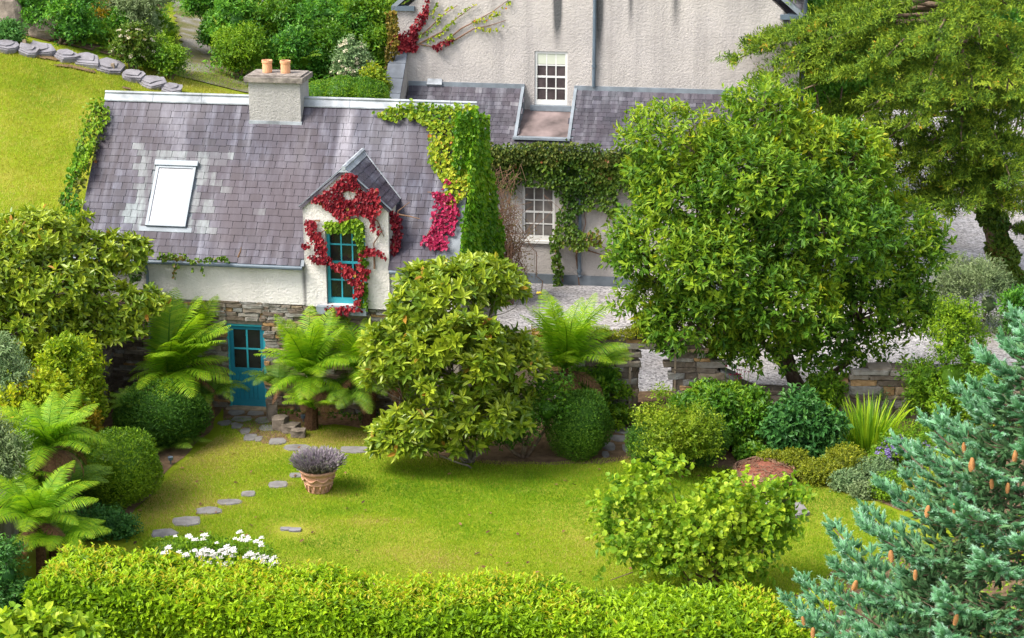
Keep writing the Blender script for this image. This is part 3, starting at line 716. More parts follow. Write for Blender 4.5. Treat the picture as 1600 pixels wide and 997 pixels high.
# chimney
zC1 = CF.hitp(432, 128, (0, vR - .35, 0), (0, 1, 0))[2]; cd = .42
ch = MB().box(ch0, ch1, vR - cd, vR + cd, zR - .75, zC1).build('chimney', M['chimney_render'], cott)
MB().box(ch0 - .02, ch1 + .02, vR - cd - .02, vR + cd, zR - .78, zR - .40).build('flashing', M['leadpale'], ch)
cap = MB().box(ch0 - .09, ch1 + .09, vR - cd - .09, vR + cd + .09, zC1 + .003, zC1 + .13).box(ch0 - .02, ch1 + .02, vR - cd, vR + cd, zC1 + .131, zC1 + .17)
M['cap'] = plain('lichened_cap', (.19,.165,.145), .95, .1, .45, 7, bump=.03)
cap.build('chimney_cap', M['cap'], ch)
for px in (417.5, 446):
    uc = CF.hitp(px, 105, (0, vR, 0), (0, 1, 0))[0]
    mb = MB(); mb.lathe([(.115, 0), (.122, .05), (.12, .26), (.135, .27), (.135, .33), (.105, .33), (.10, .05), (0, .05)], 18, (uc, vR, zC1 + .15)); mb.build('chimney_pot', M['potclay'], ch, smooth=False)
# skylight
def rp3(u, s, h): return ro + np.array([u, 0, 0]) + rs * s + rn * h
def rbox(mb, u0, u1, s0, s1, h0, h1): mb.slab([rp3(u0, s0, h0), rp3(u1, s0, h0), rp3(u1, s1, h0), rp3(u0, s1, h0)], rn * (h1 - h0)); return mb
fw = .075; mb = MB(); rbox(mb, su0, su0+fw, ss0, ss1, -.02, .10); rbox(mb, su1-fw, su1, ss0, ss1, -.02, .10); rbox(mb, su0+fw, su1-fw, ss0, ss0+fw*1.4, -.02, .095)
rbox(mb, su0+fw, su1-fw, ss1-fw*1.3, ss1, -.02, .105); rbox(mb, su0-.04, su1+.04, ss1 - .04, ss1+.10, .02, .14)
skl = mb.build('skylight', M['alu'], cott)
rbox(MB(), su0+fw, su1-fw, ss0+fw*1.4, ss1-fw*1.3, .04, .075).build('pane', M['skyglass'], skl)
rbox(MB(), su0-.16, su1+.16, ss0-.13, ss0-.005, .02, .035).build('flashing', M['lead'], skl)
# dormer: walls, window, roof
fv = -.07
vd = lambda z: ro[1] + (z - ro[2]) / math.tan(rp)              # where the main roof has height z
mb = wall_mb(uD0, uD1, zB, zS, fv, .22, [(uW0, uW1, zW0, min(zW1, zS - .01))])
mb.prism([(uD0, zS), (uD1, zS), ((uD0 + uD1)/2, zA)], fv, .22)
mb.slab([(uD1 - .02, .22, zE - .4), (uD1 - .02, vd(zS) + .1, zS), (uD1 - .02, .22, zS)], (-.1, 0, 0)); mb.slab([(uD0 + .02, .22, zE - .4), (uD0 + .02, vd(zS) + .1, zS), (uD0 + .02, .22, zS)], (.1, 0, 0))
dor = mb.build('dormer', M['lime_render'], cott)
um = (uD0 + uD1) / 2; hw = (uD1 - uD0) / 2
for sgn in (1, -1):
    e = np.array([um + sgn * (hw + .06), fv - .06, zS - .05 * 1]); top = np.array([um, fv - .06, zA + .02]); sl = top - e; ln = np.linalg.norm(sl); sl = sl / ln
    back_t = vd(zA) + .12; nn = np.cross([0, 1, 0], sl) * (-sgn if True else 1); nn = nn / np.linalg.norm(nn); nn = nn if nn[2] > 0 else -nn
    b_e, b_t = vd(zS - .05) + .05, back_t
    pts = [e, top, np.array([um, b_t, zA + .02]), np.array([e[0], b_e, e[2]])]
    if sgn < 0: pts = pts[::-1]
    dr = MB().slab(pts, -nn * .05).build('dormer_roof', M['slate'], cott)
    ud = np.array([0, 1., 0]) if sgn > 0 else np.array([0, -1., 0])
    oo = e if sgn > 0 else np.array([e[0], b_t, e[2]])
    def dskip(u, s, sgn=sgn, e=e, sl=sl, b_t=b_t, b_e=b_e, ln=ln):
        y = e[1] + u if sgn > 0 else b_t - u; return y > b_e + (b_t - b_e) * s / ln - .05
    slate_roof(dr, oo, ud, sl, b_t - e[1], ln, .26, .19, M['slate'], dskip, None, 300)
    MB().slab([e + nn*.035, top + nn*.035, top + nn*.035 + [0, .07, 0], e + nn*.035 + [0, .07, 0]], nn * .012).build('verge', M['lead'], dr)
    MB().slab([np.array([e[0] - sgn*.02, b_e - .10, e[2]]) + nn*.05, np.array([um, b_t - .16, zA + .02]) + nn*.05, np.array([um, b_t + .02, zA + .02]) + nn*.05, np.array([e[0] - sgn*.02, b_e + .08, e[2]]) + nn*.05], nn * .012).build('valley', M['leadpale'], dr)
MB().tube([(um, fv - .08, zA + .07), (um, vd(zA) + .1, zA + .07)], .055, 6).slab([(um - .13, fv - .07, zA - .04), (um, fv - .07, zA + .075), (um + .13, fv - .07, zA - .04)], (0, vd(zA) - fv + .1, 0)).build('dormer_ridge', M['leadpale'], cott)
wz1 = min(zW1, zS - .01)
window(cott, uW0 + .002, uW1 - .002, zW0 + .002, wz1 - .002, fv + .13, 3, 4, .075, .035, M['teal'], M['glass'], bottom=.14)
MB().box(uW0 + .002, uW1 - .002, fv + .225, fv + .28, zW0, wz1).build('window_back', M['glass'], cott)
us0, us1 = CF.hit(498, 492)[0], CF.hit(566, 492)[0]
MB().box(us0, us1 + .15, fv - .16, fv + .12, zW0 - .21, zW0 - .02).build('window_sill', M['lead'], cott)
# gutter and downpipe
MB().tube([(CU0, -OV - .05, zE - .06), (uD0 - .02, -OV - .05, zE - .06)], .05, 8).build('gutter', M['gutter'], cott)
MB().tube([(uD1 + .03, -OV - .05, zE - .06), (CU1, -OV - .05, zE - .06)], .05, 8).build('gutter', M['gutter'], cott)
ud = CF.hit(231, 420)[0]
MB().tube([(ud, -OV - .03, zE - .1), (ud, -.06, zE - .35), (ud, -.06, .1)], .04, 8).build('downpipe', M['gutter'], cott)
# door
dv = .14; mb = MB(); fwd = .06
mb.box(uDo0, uDo0+fwd, dv-.06, dv+.08, 0, zDo); mb.box(uDo1-fwd, uDo1, dv-.06, dv+.08, 0, zDo); mb.box(uDo0+fwd, uDo1-fwd, dv-.06, dv+.08, zDo-fwd, zDo)
mb.build('door_frame', M['teal'], cott)
a, b = uDo0+fwd+.004, uDo1-fwd-.004; zm = CF.hit(390, 578)[1]; zt = zDo - fwd - .004
door = MB().box(a, a+.09, dv, dv+.05, .05, zt).box(b-.09, b, dv, dv+.05, .05, zt).box(a+.09, b-.09, dv, dv+.05, zt-.10, zt).box(a+.09, b-.09, dv, dv+.05, zm-.10, zm).box(a+.09, b-.09, dv+.002, dv+.05, .05, .22).build('door', M['doorblue'], cott)
pw = (b - a - .18) / 6
for i in range(6): MB().box(a+.09+pw*i+.004, a+.09+pw*(i+1)-.004, dv+.012, dv+.04, .221, zm-.101).build('plank', M['doorblue'], door)
mc, mz = (a+b)/2, (zm+zt-.1)/2
MB().box(mc-.022, mc+.022, dv+.005, dv+.045, zm, zt-.1).box(a+.09, mc-.022, dv+.006, dv+.044, mz-.02, mz+.02).box(mc+.022, b-.09, dv+.006, dv+.044, mz-.02, mz+.02).build('glazing_bar', M['teal'], door)
for (x0, x1) in ((a+.09, mc-.022), (mc+.022, b-.09)):
    for (c, d) in ((zm, mz-.02), (mz+.02, zt-.1)): MB().box(x0, x1, dv+.022, dv+.03, c, d).build('pane', M['glass'], door)
MB().box(b-.06, b-.03, dv-.03, dv, zm-.15, zm-.02).tube([(b-.045, dv-.035, zm-.06), (b-.14, dv-.04, zm-.06)], .012).build('handle', M['gutter'], door)
MB().box(uDo0-.05, uDo1+.05, -.12, .2, -.05, .05).build('doorstep', M['wood'], cott)

# ------------------------------------------------------------------ the big house behind
vU = 1.62                                                       # upper wall stands behind the lean-to roof
hU0 = HF.hit(621, 40, vU)[0]; hU1 = HF.hit(1248, 40, vU)[0]
HX = mu(HF.o[0], HF.o[1])
zJ = HF.hit(930, 138, vU)[1]; zHE = HF.hit(900, 231, -.2)[1]; zK0 = HF.hit(621, 14, vU)[1]; zK1 = HF.hit(1235, 27, vU)[1]; zK = (zK0 + zK1) / 2
uWn0, zWn0 = HF.hit(835, 166, vU); uWn1, zWn1 = HF.hit(887, 81, vU)
uL0, zL0 = HF.hit(816, 374, 0); uL1, zL1 = HF.hit(867, 292, 0)
hLean0 = HF.hit(640, 150, vU)[0]; uP = HF.hit(929, 60, vU)[0]
def su(px, py=60): return HX + HF.hit(px, py, vU)[0]
zof = lambda py: HF.hit(900, py, vU)[1]
M['house_render'] = m_render('house_render', (.43,.395,.375), (.47,.43,.395), .5,
    [(su(871), .20, zof(90), zof(-10), 3.2), (su(936), .22, zof(140), zof(-10), 2.2), (su(985), .14, zof(70), zof(-10), 1.2), (su(1055), .2, zof(70), zof(-10), 1.0), (su(1228), .16, zof(90), zof(35), 2.2), (su(645), .3, zof(60), zof(0), .9), (su(1180), .5, zof(40), zof(-10), .4), (su(770), .25, zof(60), zof(-20), .45)])
hs = empty('house', HF.o, -AF, label='tall rendered house gable with white sash windows and a slated lean-to', cat='house')
mb = wall_mb(hU0, hU1, 0, zK, vU, vU + 6, [])
mb = wall_mb(hU0, hU1, 2.5, zK, vU, vU + .45, [(uWn0, uWn1, zWn0, zWn1)])
ap = (hU0 + hU1) / 2; mb.prism([(hU0 + .25, zK), (hU1 - .25, zK), (ap, zK + (hU1 - hU0) * .42)], vU, vU + .45)
mb.box(hU0 + .01, hU0 + .45, vU + .45, vU + 9, 2.5, zK); mb.box(hU1 - .45, hU1 - .01, vU + .45, vU + 9, 2.5, zK)
mb.build('upper_wall', M['house_render'], hs)
wl = wall_mb(hLean0 + .1, hU1 - .4, 0.3, zHE, 0, .4, [(uL0, uL1, zL0, zL1)]); wl.build('lower_wall', M['house_render'], hs)
MB().box(hLean0 + .08, hU1 - .38, -.06, .38, 0, .297).build('plinth', M['leaddark'], hs)
# main roof slopes behind the gable, with coping along the verges
zAp = zK + (hU1 - hU0) * .42
for s_, uE in ((-1, hU0), (1, hU1)):
    e = np.array([uE + s_*.12, vU - .07, zK - .03]); t_ = np.array([ap, vU - .07, zAp + .1])
    MB().slab([e, t_, t_ + [0, 9, 0], e + [0, 9, 0]] if s_ < 0 else [e, e + [0, 9, 0], t_ + [0, 9, 0], t_], (0, 0, .1)).build('main_roof', M['slate2'], hs)
    MB().slab([e + [0, -.03, .0], t_ + [0, -.03, 0], t_ + [0, -.03, .16], e + [0, -.03, .16]], (0, .3, 0)).build('verge_coping', M['lead'], hs)
    MB().box(min(uE + s_*.16, uE - s_*.55), max(uE + s_*.16, uE - s_*.55), vU - .1, vU + .3, zK - .05, zK + .09).build('kneeler', M['gutter'], hs)
# a slated slope beside the gable's shoulder (main range behind)
kx0, kz0 = HF.hit(1198, 1, vU + .5); kx1, _ = HF.hit(1249, 27, vU + .5)
o_ = np.array([hU1 - 1.5, vU + .5, zK - .02]); sdn = nrm(np.array([0, .62, .78]))
rr = MB().slab([o_ + [0, 0, .02], o_ + [1.6, 0, .02], o_ + [1.6, 0, .02] + sdn * 3.2, o_ + [0, 0, .02] + sdn * 3.2], (0, .05, -.04)).build('side_roof', M['slate2'], hs)
slate_roof(rr, o_, (1, 0, 0), sdn, 1.62, 3.2, .27, .2, M['slate2'], None, None, 60)
MB().tube([o_ + [.8, -.1, .0], o_ + [1.73, -.1, 0]], .06, 8).build('gutter', M['gutter'], hs)
MB().tube([o_ + [1.68, -.1, 6], o_ + [1.68, -.1, -4.5]], .05, 8).build('downpipe', M['gutter'], hs)
# lean-to roof
sl_o = np.array([hLean0, -.22, zHE - .03]); sl_t = np.array([hLean0, vU, zJ - .04]); hsd = nrm(sl_t - sl_o); hL = np.linalg.norm(sl_t - sl_o); hW = hU1 - .35 - hLean0
hn = np.cross([1, 0, 0], hsd)
uc0 = HF.hitp(806, 218, sl_o, hn)[0]; uc1 = HF.hitp(888, 218, sl_o, hn)[0]; ut0 = HF.hitp(823, 135, sl_o, hn)[0]; ut1 = HF.hitp(896, 137, sl_o, hn)[0]
ua, ub = (uc0 + ut0) / 2 - .02, (uc1 + ut1) / 2; sF = (HF.hitp(850, 216, sl_o, hn) - sl_o) @ hsd
mb = MB()
for (a, b, s0, s1) in ((hLean0, ua, 0, hL), (ub, hLean0 + hW, 0, hL), (ua, ub, 0, sF)):
    p = [np.array([a, *(sl_o + hsd*s0)[1:]]), np.array([b, *(sl_o + hsd*s0)[1:]]), np.array([b, *(sl_o + hsd*s1)[1:]]), np.array([a, *(sl_o + hsd*s1)[1:]])]
    mb.slab(p, -hn * .08)
lean = mb.build('lean_to_roof', M['leaddark'], hs)
def hskip(u, s):
    U = u + hLean0
    if ua - .05 < U < ub + .05 and s > sF - .02: return True
    return False
vis_u = HF.hitp(1060, 190, sl_o, hn)[0]
slate_roof(lean, sl_o, (1, 0, 0), hsd, hW, hL - .08, .25, .158, M['slate2'], hskip, lambda u, s: random.random() < .02, 300, order=lambda u, s: (0 if u + hLean0 < vis_u else 1e4) + s)
MB().box(hLean0 - .02, uWn0 - .3, vU - .05, vU - .003, zJ - .12, zJ + .07).box(uWn1 + .22, hLean0 + hW, vU - .05, vU - .003, zJ - .12, zJ + .07).build('flashing', M['lead'], hs)
tz1 = HF.hit(860, 172, vU)[1]
fr = sl_o + hsd * sF
MB().slab([(ua, fr[1], fr[2] + .02), (ub, fr[1], fr[2] + .02), (ub, vU, tz1), (ua, vU, tz1)], (0, 0, -.05)).build('lead_tray', plain('wet_lead_tray', (.15,.115,.11), .4, .4, .6, 1.6), hs)
for uu in (ua, ub):
    MB().slab([(uu, fr[1] - .02, fr[2] - .02), (uu, vU - .003, tz1 - .05), (uu, vU - .003, zJ + .02), (uu, *(sl_o + hsd * sF + hn*.03)[1:])], (.05 if uu == ub else -.05, 0, 0)).build('cheek', M['lead'], hs)
    p0 = np.array([uu, *(sl_o + hsd * sF)[1:]]) + hn * .045; p1 = np.array([uu, *(sl_o + hsd * hL)[1:]]) + hn * .045
    w_ = .09 if uu == ub else -.09
    MB().slab([p0, p0 + [w_, 0, 0], p1 + [w_, 0, 0], p1], hn * .012).build('flashing', M['lead'], hs)
MB().box(ua - .1, ub + .1, fr[1] - .22, fr[1] + .02, fr[2] - .02, fr[2] + .045).build('tray_apron', M['lead'], hs)
MB().box(hLean0, hLean0 + hW, -.34, -.215, zHE - .09, zHE + .0).build('gutter', M['lead'], hs)
ww = window(hs, uWn0 + .002, uWn1 - .002, zWn0 + .05, zWn1 - .002, vU + .04, 3, 4, .075, .035, M['white'], M['glass_brown_reflect'], bottom=.15)
MB().box(uWn0 + .08, uWn1 - .08, vU + .062, vU + .072, zWn1 - .40, zWn1 - .08).build('blind', M['blind'], ww)
MB().box(uWn0 + .003, uWn1 - .003, vU + .14, vU + .2, zWn0, zWn1).build('window_back', M['glass'], hs)
MB().box(uWn0 - .12, uWn1 + .12, vU - .10, vU + .04, zWn0 - .12, zWn0 + .045).build('window_sill', M['lead'], hs)
window(hs, uL0 + .002, uL1 - .002, zL0 + .002, zL1 - .002, .05, 3, 4, .075, .035, M['white'], M['glass_pale_reflect'], bottom=.12)
MB().box(uL0 + .003, uL1 - .003, .15, .2, zL0, zL1).build('window_back', M['glass'], hs)
MB().box(uL0 - .06, uL1 + .06, -.09, .05, zL0 - .09, zL0 - .003).build('window_sill', M['white'], hs)
# vent on the lean-to, pipes
q = HF.hitp(679, 136, sl_o, hn); MB().slab([q + hn*.12 - [.24, 0, 0], q + hn*.12 + [.24, 0, 0], q + hn*.16 + [.22, 0, 0] + hsd*.2, q + hn*.16 - [.22, 0, 0] + hsd*.2], -hn*.1).build('roof_vent', M['leadpale'], hs)
MB().tube([(uP, vU - .07, zK + 3), (uP, vU - .07, zJ + .06)], .055, 8).tube([(uP, vU - .07, zof(104)), (uP, vU - .07, zof(100))], .075, 8).build('downpipe', M['gutter'], hs)
uQ = HF.hit(906, 400, 0)[0]
MB().tube([(uQ, -.28, zHE - .08), (uQ, -.08, zHE - .4), (uQ, -.08, .35), (uQ + .03, -.12, .28)], .055, 8).tube([(uQ, -.08, .42), (uQ, -.08, .50)], .08, 8).build('downpipe', M['gutter'], hs)
# sloping parapet at the lean-to's end, with slate coping
def par(px, py, v): u_, z_ = HF.hit(px, py, v); return np.array([u_, v, z_])
zP1 = HF.hit(630, 80, vU)[1]; zP0 = HF.hit(620, 168, .1)[1]
a0 = hLean0 - .56; a1 = hLean0 - .02
mb = MB().slab([(a0 + .03, .0, 2), (a0 + .03, vU, 2), (a0 + .03, vU, zP1), (a0 + .03, .0, zP0 - .1)], (a1 - a0 - .06, 0, 0)); mb.build('parapet_wall', M['house_render'], hs)
tv = np.array([0, vU, zP1]) - np.array([0, 0, zP0 - .1])
for k in range(4):
    f0, f1 = k / 4 + .004, (k + 1) / 4 - .004; b0 = np.array([a0, 0, zP0 - .08]) + tv * f0; b1 = np.array([a0, 0, zP0 - .08]) + tv * f1
    MB().slab([b0, b0 + [a1 - a0, 0, 0], b1 + [a1 - a0, 0, 0], b1], (0, -.02, .07)).build('coping_slate', M['coping'], hs)

# ------------------------------------------------------------------ ground pieces: stepping stones, flags, edging stones
def flag(name, x0, x1, y0, y1, mat, th=.05, lift=.012, parent=None, n=9, square=.75):
    a, b = G((x0 + x1) / 2, y1), G((x0 + x1) / 2, y0); c = (a + b) / 2; rx = abs(G(x1, (y0+y1)/2)[0] - G(x0, (y0+y1)/2)[0]) / 2; ry = abs(b[1] - a[1]) / 2
    pts = []
    for k in range(n):
        an = 2 * math.pi * (k + .5 * random.random()) / n; q = 1 / max(abs(math.cos(an)), abs(math.sin(an))) ** square
        pts.append(np.array([rx * math.cos(an) * q * random.uniform(.82, 1.06), ry * math.sin(an) * q * random.uniform(.82, 1.06), 0]))
    mb = MB().slab([p for p in pts], (0, 0, th)); mb.slab([p * .93 + [0, 0, th] for p in pts], (0, 0, .012))
    return mb.build(name, mat, parent, loc=(c[0], c[1], lift - .02))
STEP = [(375,400,767,777), (416,452,752,763), (337,378,780,790), (305,350,792,804), (265,317,807,823), (234,278,826,842), (462,477,729,736), (450,479,739,747), (529,581,697,709),
        (440,488,694,706), (417,450,684,696), (398,411,682,691), (340,363,657,666), (374,393,669,680), (380,402,678,690), (361,380,662,671)]
for q in STEP: flag('stepping_stone', *q, M['flag'], parent=ground, th=.025, lift=.004, n=8, square=.6)
for q in [(356,384,640,650), (386,414,641,651), (360,395,651,660), (397,428,652,663), (402,440,664,675), (360,372,661,666)]: flag('flagstone', *q, M['flag'], parent=ground, lift=.012, th=.02)
for q in [(942,962,692,705), (972,982,695,708), (952,980,681,691), (960,984,668,679), (940,952,706,716)]: flag('flagstone', *q, M['flag'], parent=ground, lift=.016, th=.02)
for i, (px, py, w, h) in enumerate([(10,71,34,20), (42,79,28,14), (66,79,36,14), (102,88,34,12), (136,96,38,13), (170,104,36,16), (207,119,30,17), (238,128,34,20), (268,139,30,19)]):
    q = B(px, py + h * .35); m = mpp(q[1]); n = 8; pts = []
    for k in range(n):
        an = 2 * math.pi * (k + .4 * random.random()) / n; s_ = random.uniform(.74, 1.12) / max(abs(math.cos(an)), abs(math.sin(an))) ** .5
        pts.append(np.array([w * .60 * m * math.cos(an) * s_, w * .50 * m * math.sin(an) * s_, random.uniform(-.03, .03)]))
    mb = MB().slab(pts, (0, 0, .12)); mb.slab([p * .94 + [.02, .03, .12] for p in pts], (0, 0, .035)); mb.slab([p * random.uniform(.6, .8) + [-.05, .08, .155] for p in pts], (0, 0, .03))
    e = mb.build('edging_stone', M['edge'], ground, loc=(q[0], q[1], float(hgt(q[0], q[1])) + .0)); e.rotation_euler = (.30 + random.gauss(0, .05), .16 + random.gauss(0, .04), random.gauss(0, .1))
for px, py, lbl in ((39, 78, 'short wooden stake by the upper edging stones beside a fern'), (177, 115, 'short wooden stake between edging stones, farther down the slope')):
    q = B(px, py); mb = MB().box(-.05, .05, -.05, .05, -.2, .28).box(-.042, .042, -.042, .042, .281, .30); tag(mb.build('wooden_stake', M['wood'], loc=q), lbl, 'stake', 'stakes beside the edging stones')

# ------------------------------------------------------------------ garden walls
GW = Frame((*G(985, 655)[:2], 0), R(2.0))
gw = empty('garden_wall', GW.o, -R(2.0), label='dry stone garden wall with a square doorway, slumping down to the conifer', cat='wall')
gd0, gz1 = GW.hit(987, 545); gd1, _ = GW.hit(1054, 545); gu0 = GW.hit(800, 560)[0]; gu1 = GW.hit(1640, 600)[0]
zt = GW.hit(960, 527)[1]
us = [gu0, GW.hit(935, 530)[0], GW.hit(1040, 530)[0], GW.hit(1068, 530)[0], GW.hit(1128, 580)[0], GW.hit(1180, 600)[0], GW.hit(1260, 620)[0], GW.hit(1370, 590)[0], gu1]
zs = [zt + .05, zt, zt + .03, zt, GW.hit(1128, 580)[1], .75, .7, GW.hit(1390, 578)[1], GW.hit(1570, 585)[1]]
topf = lambda u: float(np.interp(u, us, zs))
mb = MB(); uu = sorted(set(list(np.arange(gu0, gu1, .5)) + [gd0, gd1, gu1] + us))
for a, b in zip(uu, uu[1:]):
    if b - a < .01: continue
    ta, tb = topf(a) - .10, topf(b) - .10; z0 = gz1 + .14 if gd0 <= (a+b)/2 <= gd1 else 0
    mb.add([(a,.06,z0),(b,.06,z0),(b,.52,z0),(a,.52,z0),(a,.06,ta),(b,.06,tb),(b,.52,tb),(a,.52,ta)], [(3,2,1,0),(4,5,6,7),(0,1,5,4),(1,2,6,5),(2,3,7,6),(3,0,4,7)], .3)
mb.build('wall_core', M['stone'], gw)
stones(gw, GW.hit(840, 560)[0], GW.hit(1200, 600)[0], .0, zt + .1, .06, .46, .125, topf, [(gd0, gd1, 0, gz1 + .12)], .2)
stones(gw, GW.hit(1330, 600)[0], GW.hit(1420, 600)[0], .2, 1.6, .06, .6, .17, topf, [], .2)
stones(gw, GW.hit(1535, 600)[0], GW.hit(1600, 600)[0], .3, 1.5, .06, .5, .15, topf, [], .2)
for u in np.arange(gu0 + 1.2, gu1 - .3, .52):                                   # cap stones laid along the top
    if gd0 - .1 < u < gd1 + .1 or u > GW.hit(1600, 600)[0]: continue
    q = link('stone', stone_var(random.randint(0, 23), M['stone']), None, gw); q.scale = (.56, .5, .10); q.location = (u, .04, topf(u) - .03); sl_ = (topf(u+.2) - topf(u-.2)) / .4; q.rotation_euler = (0, -math.atan(sl_) * .8, random.gauss(0, .05))
MB().box(gd0 - .25, gd1 + .22, -.03, .5, gz1, gz1 + .13).build('lintel', M['stone'], gw)
MB().box(gd0 - .06, gd0, .0, .55, 0, gz1 - .003).build('door_jamb', M['wood'], gw); MB().box(gd1, gd1 + .05, .0, .55, 0, gz1 - .003).build('door_jamb', M['wood'], gw)
gdo = empty('garden_door', GW.world(gd0 + .05, .45, .03), -R(2.0) + R(78), label='weathered plank door standing open inside the stone doorway', cat='door')
for i in range(5): MB().box(i*.16 + .004, (i+1)*.16 - .004, 0, .03, 0, gz1 - .12).build('plank', M['wood'], gdo)
for z in (.25, .8, gz1 - .35): MB().box(.02, .78, -.03, -.002, z, z + .12).build('ledge', M['wood'], gdo)
MB().tube([(.70, -.05, .95), (.78, -.05, .95)], .012).box(.66, .74, -.045, -.03, .88, 1.0).build('latch', M['gutter'], gdo)
# the bank's retaining wall that runs from the cottage towards the viewer
rw = empty('retaining_wall', (-10.0, 47.3, 0), R(90), label='old stone retaining wall below the bank, half hidden by a climber', cat='wall')
# its own x runs towards +Y turned: use local x = -y(world), face looks to +X
rw.rotation_euler = (0, 0, R(-90))
ZW = [(0, 2.75), (1.5, 2.45), (3, 2.2), (6, 1.95), (12, 1.6)]
tw = lambda u: float(np.interp(u, [a for a, _ in ZW], [b for _, b in ZW])) + .1
mb = MB()
for a in np.arange(-.3, 11.5, .5): mb.box(a, a + .499, -.34, -.1, -.1, tw(a) - .06)
mb.build('wall_core', M['stone'], rw)
def fl(q): q.location.y = -q.location.y - .08; q.rotation_euler.z = math.pi
stones(rw, -.3, 5.5, 0, 2.8, .02, .40, .13, tw, [], .2, flip=fl)

# ------------------------------------------------------------------ pots, lamps, small things
pb = G(498, 766); pot = empty('terracotta_pot', pb, label='terracotta urn with swag relief, planted with lavender, on the lawn', cat='plant pot'); m = mpp(pb[1])
prof = [(.0,0),(.255,0),(.27,.02),(.262,.05),(.29,.14),(.325,.20),(.335,.205),(.335,.225),(.325,.235),(.345,.30),(.365,.40),(.37,.44),(.40,.455),(.425,.475),(.43,.51),(.42,.535),(.385,.54),(.375,.50),(.36,.46),(0,.45)]
prof = [(r * .98, z * 1.0) for r, z in prof]
MB().lathe(prof, 28).build('pot_body', M['terracotta'], pot, smooth=True)
mb = MB()
for k in range(8):                                             # swags in relief
    a0_ = 2*math.pi*k/8; pts = []
    for j in range(7):
        t = j/6; a_ = a0_ + t*2*math.pi/8; z = .395 - .085*math.sin(math.pi*t); r = (.33 + (z - .23)*.19) + .012; pts.append((r*math.cos(a_), r*math.sin(a_), z))
    mb.tube(pts, [.012, .02, .026, .03, .026, .02, .012], 5)
mb.build('swag_relief', M['terracotta'], pot, smooth=True)
mb = MB()
for k in range(14):
    a_ = 2*math.pi*k/14; mb.tube([(.27*math.cos(a_), .27*math.sin(a_), .04), (.315*math.cos(a_), .315*math.sin(a_), .19)], [.016, .022], 5)
mb.build('fluting', M['terracotta'], pot, smooth=True)
MB().lathe([(0, .47), (.37, .46)], 16).build('soil', M['soil'], pot)
lv = empty('lavender', pb + [0, 0, .46], label='greyish lavender clump growing in the terracotta urn', cat='plant')
n = 1500; a_ = rng.uniform(0, 6.28, n); rr_ = rng.random(n) ** .5; X = np.stack([.30*rr_*np.cos(a_), .30*rr_*np.sin(a_), np.zeros(n)], 1)
D = nrm(np.stack([rr_*np.cos(a_)*.75, rr_*np.sin(a_)*.75, np.full(n, .8)], 1) + rng.normal(size=(n, 3))*.12); Ls = rng.uniform(.25, .46, n)
A1 = leaf_arr(X, D, nrm(rng.normal(size=(n, 3))), Ls, .012, rng.uniform(0, .5, n)); T = X + D * Ls[:, None]
A2 = leaf_arr(T - D*.05, D, nrm(rng.normal(size=(n, 3))), .11, .035, rng.uniform(.4, 1, n)); A3 = leaf_arr(T - D*.05, D, nrm(rng.normal(size=(n, 3))), .10, .035, rng.uniform(.4, .9, n))
link('foliage', leaf_mesh('foliage', cat(A1, A2, A3), 'diamond'), M['lavender'], lv)
q = G(267, 726); gl = empty('garden_light', q, label='small dark spot lamp at the edge of the left bed', cat='lamp')
MB().tube([(0, 0, 0), (0, 0, .12)], .015).build('spike', M['gutter'], gl); MB().lathe([(.0, .10), (.05, .11), (.065, .19), (.05, .19), (.0, .17)], 12).build('lamp_head', M['gutter'], gl)
q = G(474, 660); gl = empty('garden_light', q, label='small dark spot lamp on the bark mound below the middle fern', cat='lamp')
MB().tube([(0, 0, 0), (0, 0, .12)], .015).build('spike', M['gutter'], gl); MB().lathe([(.0, .10), (.05, .11), (.065, .19), (.05, .19), (.0, .17)], 12).build('lamp_head', M['gutter'], gl)
q = G(208, 694); tb = empty('planter_box', q + [-.1, .15, 0], .35, label='weathered wooden planter corner between two clipped shrubs', cat='planter')
for (x0, x1, y0, y1) in ((-.35, .35, -.3, -.26), (-.35, .35, .26, .3), (-.35, -.31, -.258, .258), (.31, .35, -.258, .258)): MB().box(x0, x1, y0, y1, 0, .32).build('side_board', M['wood'], tb)
MB().box(-.30, .30, -.25, .25, .0, .25).build('soil', M['soil'], tb)
# low stone kerb and bark mound right of the teal door
kb = G(425, 668); 
for (px, py, w, h, d_) in ((428, 640, 16, 34, .3), (436, 660, 22, 22, .35), (452, 668, 26, 14, .35), (466, 676, 22, 12, .3)):
    q = G(px, py + h/2); m = mpp(q[1]); e = link('boulder', stone_var(random.randint(0, 23), M['rock']), None, loc=q + [0, -d_/2, h*m/2]); e.scale = (w*m, d_, h*m); e.rotation_euler = (0, 0, random.uniform(-.3, .3))
    tag(e, {428: 'tallest upright kerb stone against the cottage wall beside the teal door', 436: 'squat kerb stone second from the teal door', 452: 'flat kerb stone below the bark mound', 466: 'long low block ending the kerb by the bark mound'}[px], 'stone', 'kerb stones beside the teal door')
sheet('bark_mound', [G(*q) for q in [(440,650),(470,668),(520,664),(560,668),(600,672),(560,636),(430,636)]], .014, plain('bark_mulch', (.20,.115,.07), 1, .1, .35, 10, bump=.03), .1)
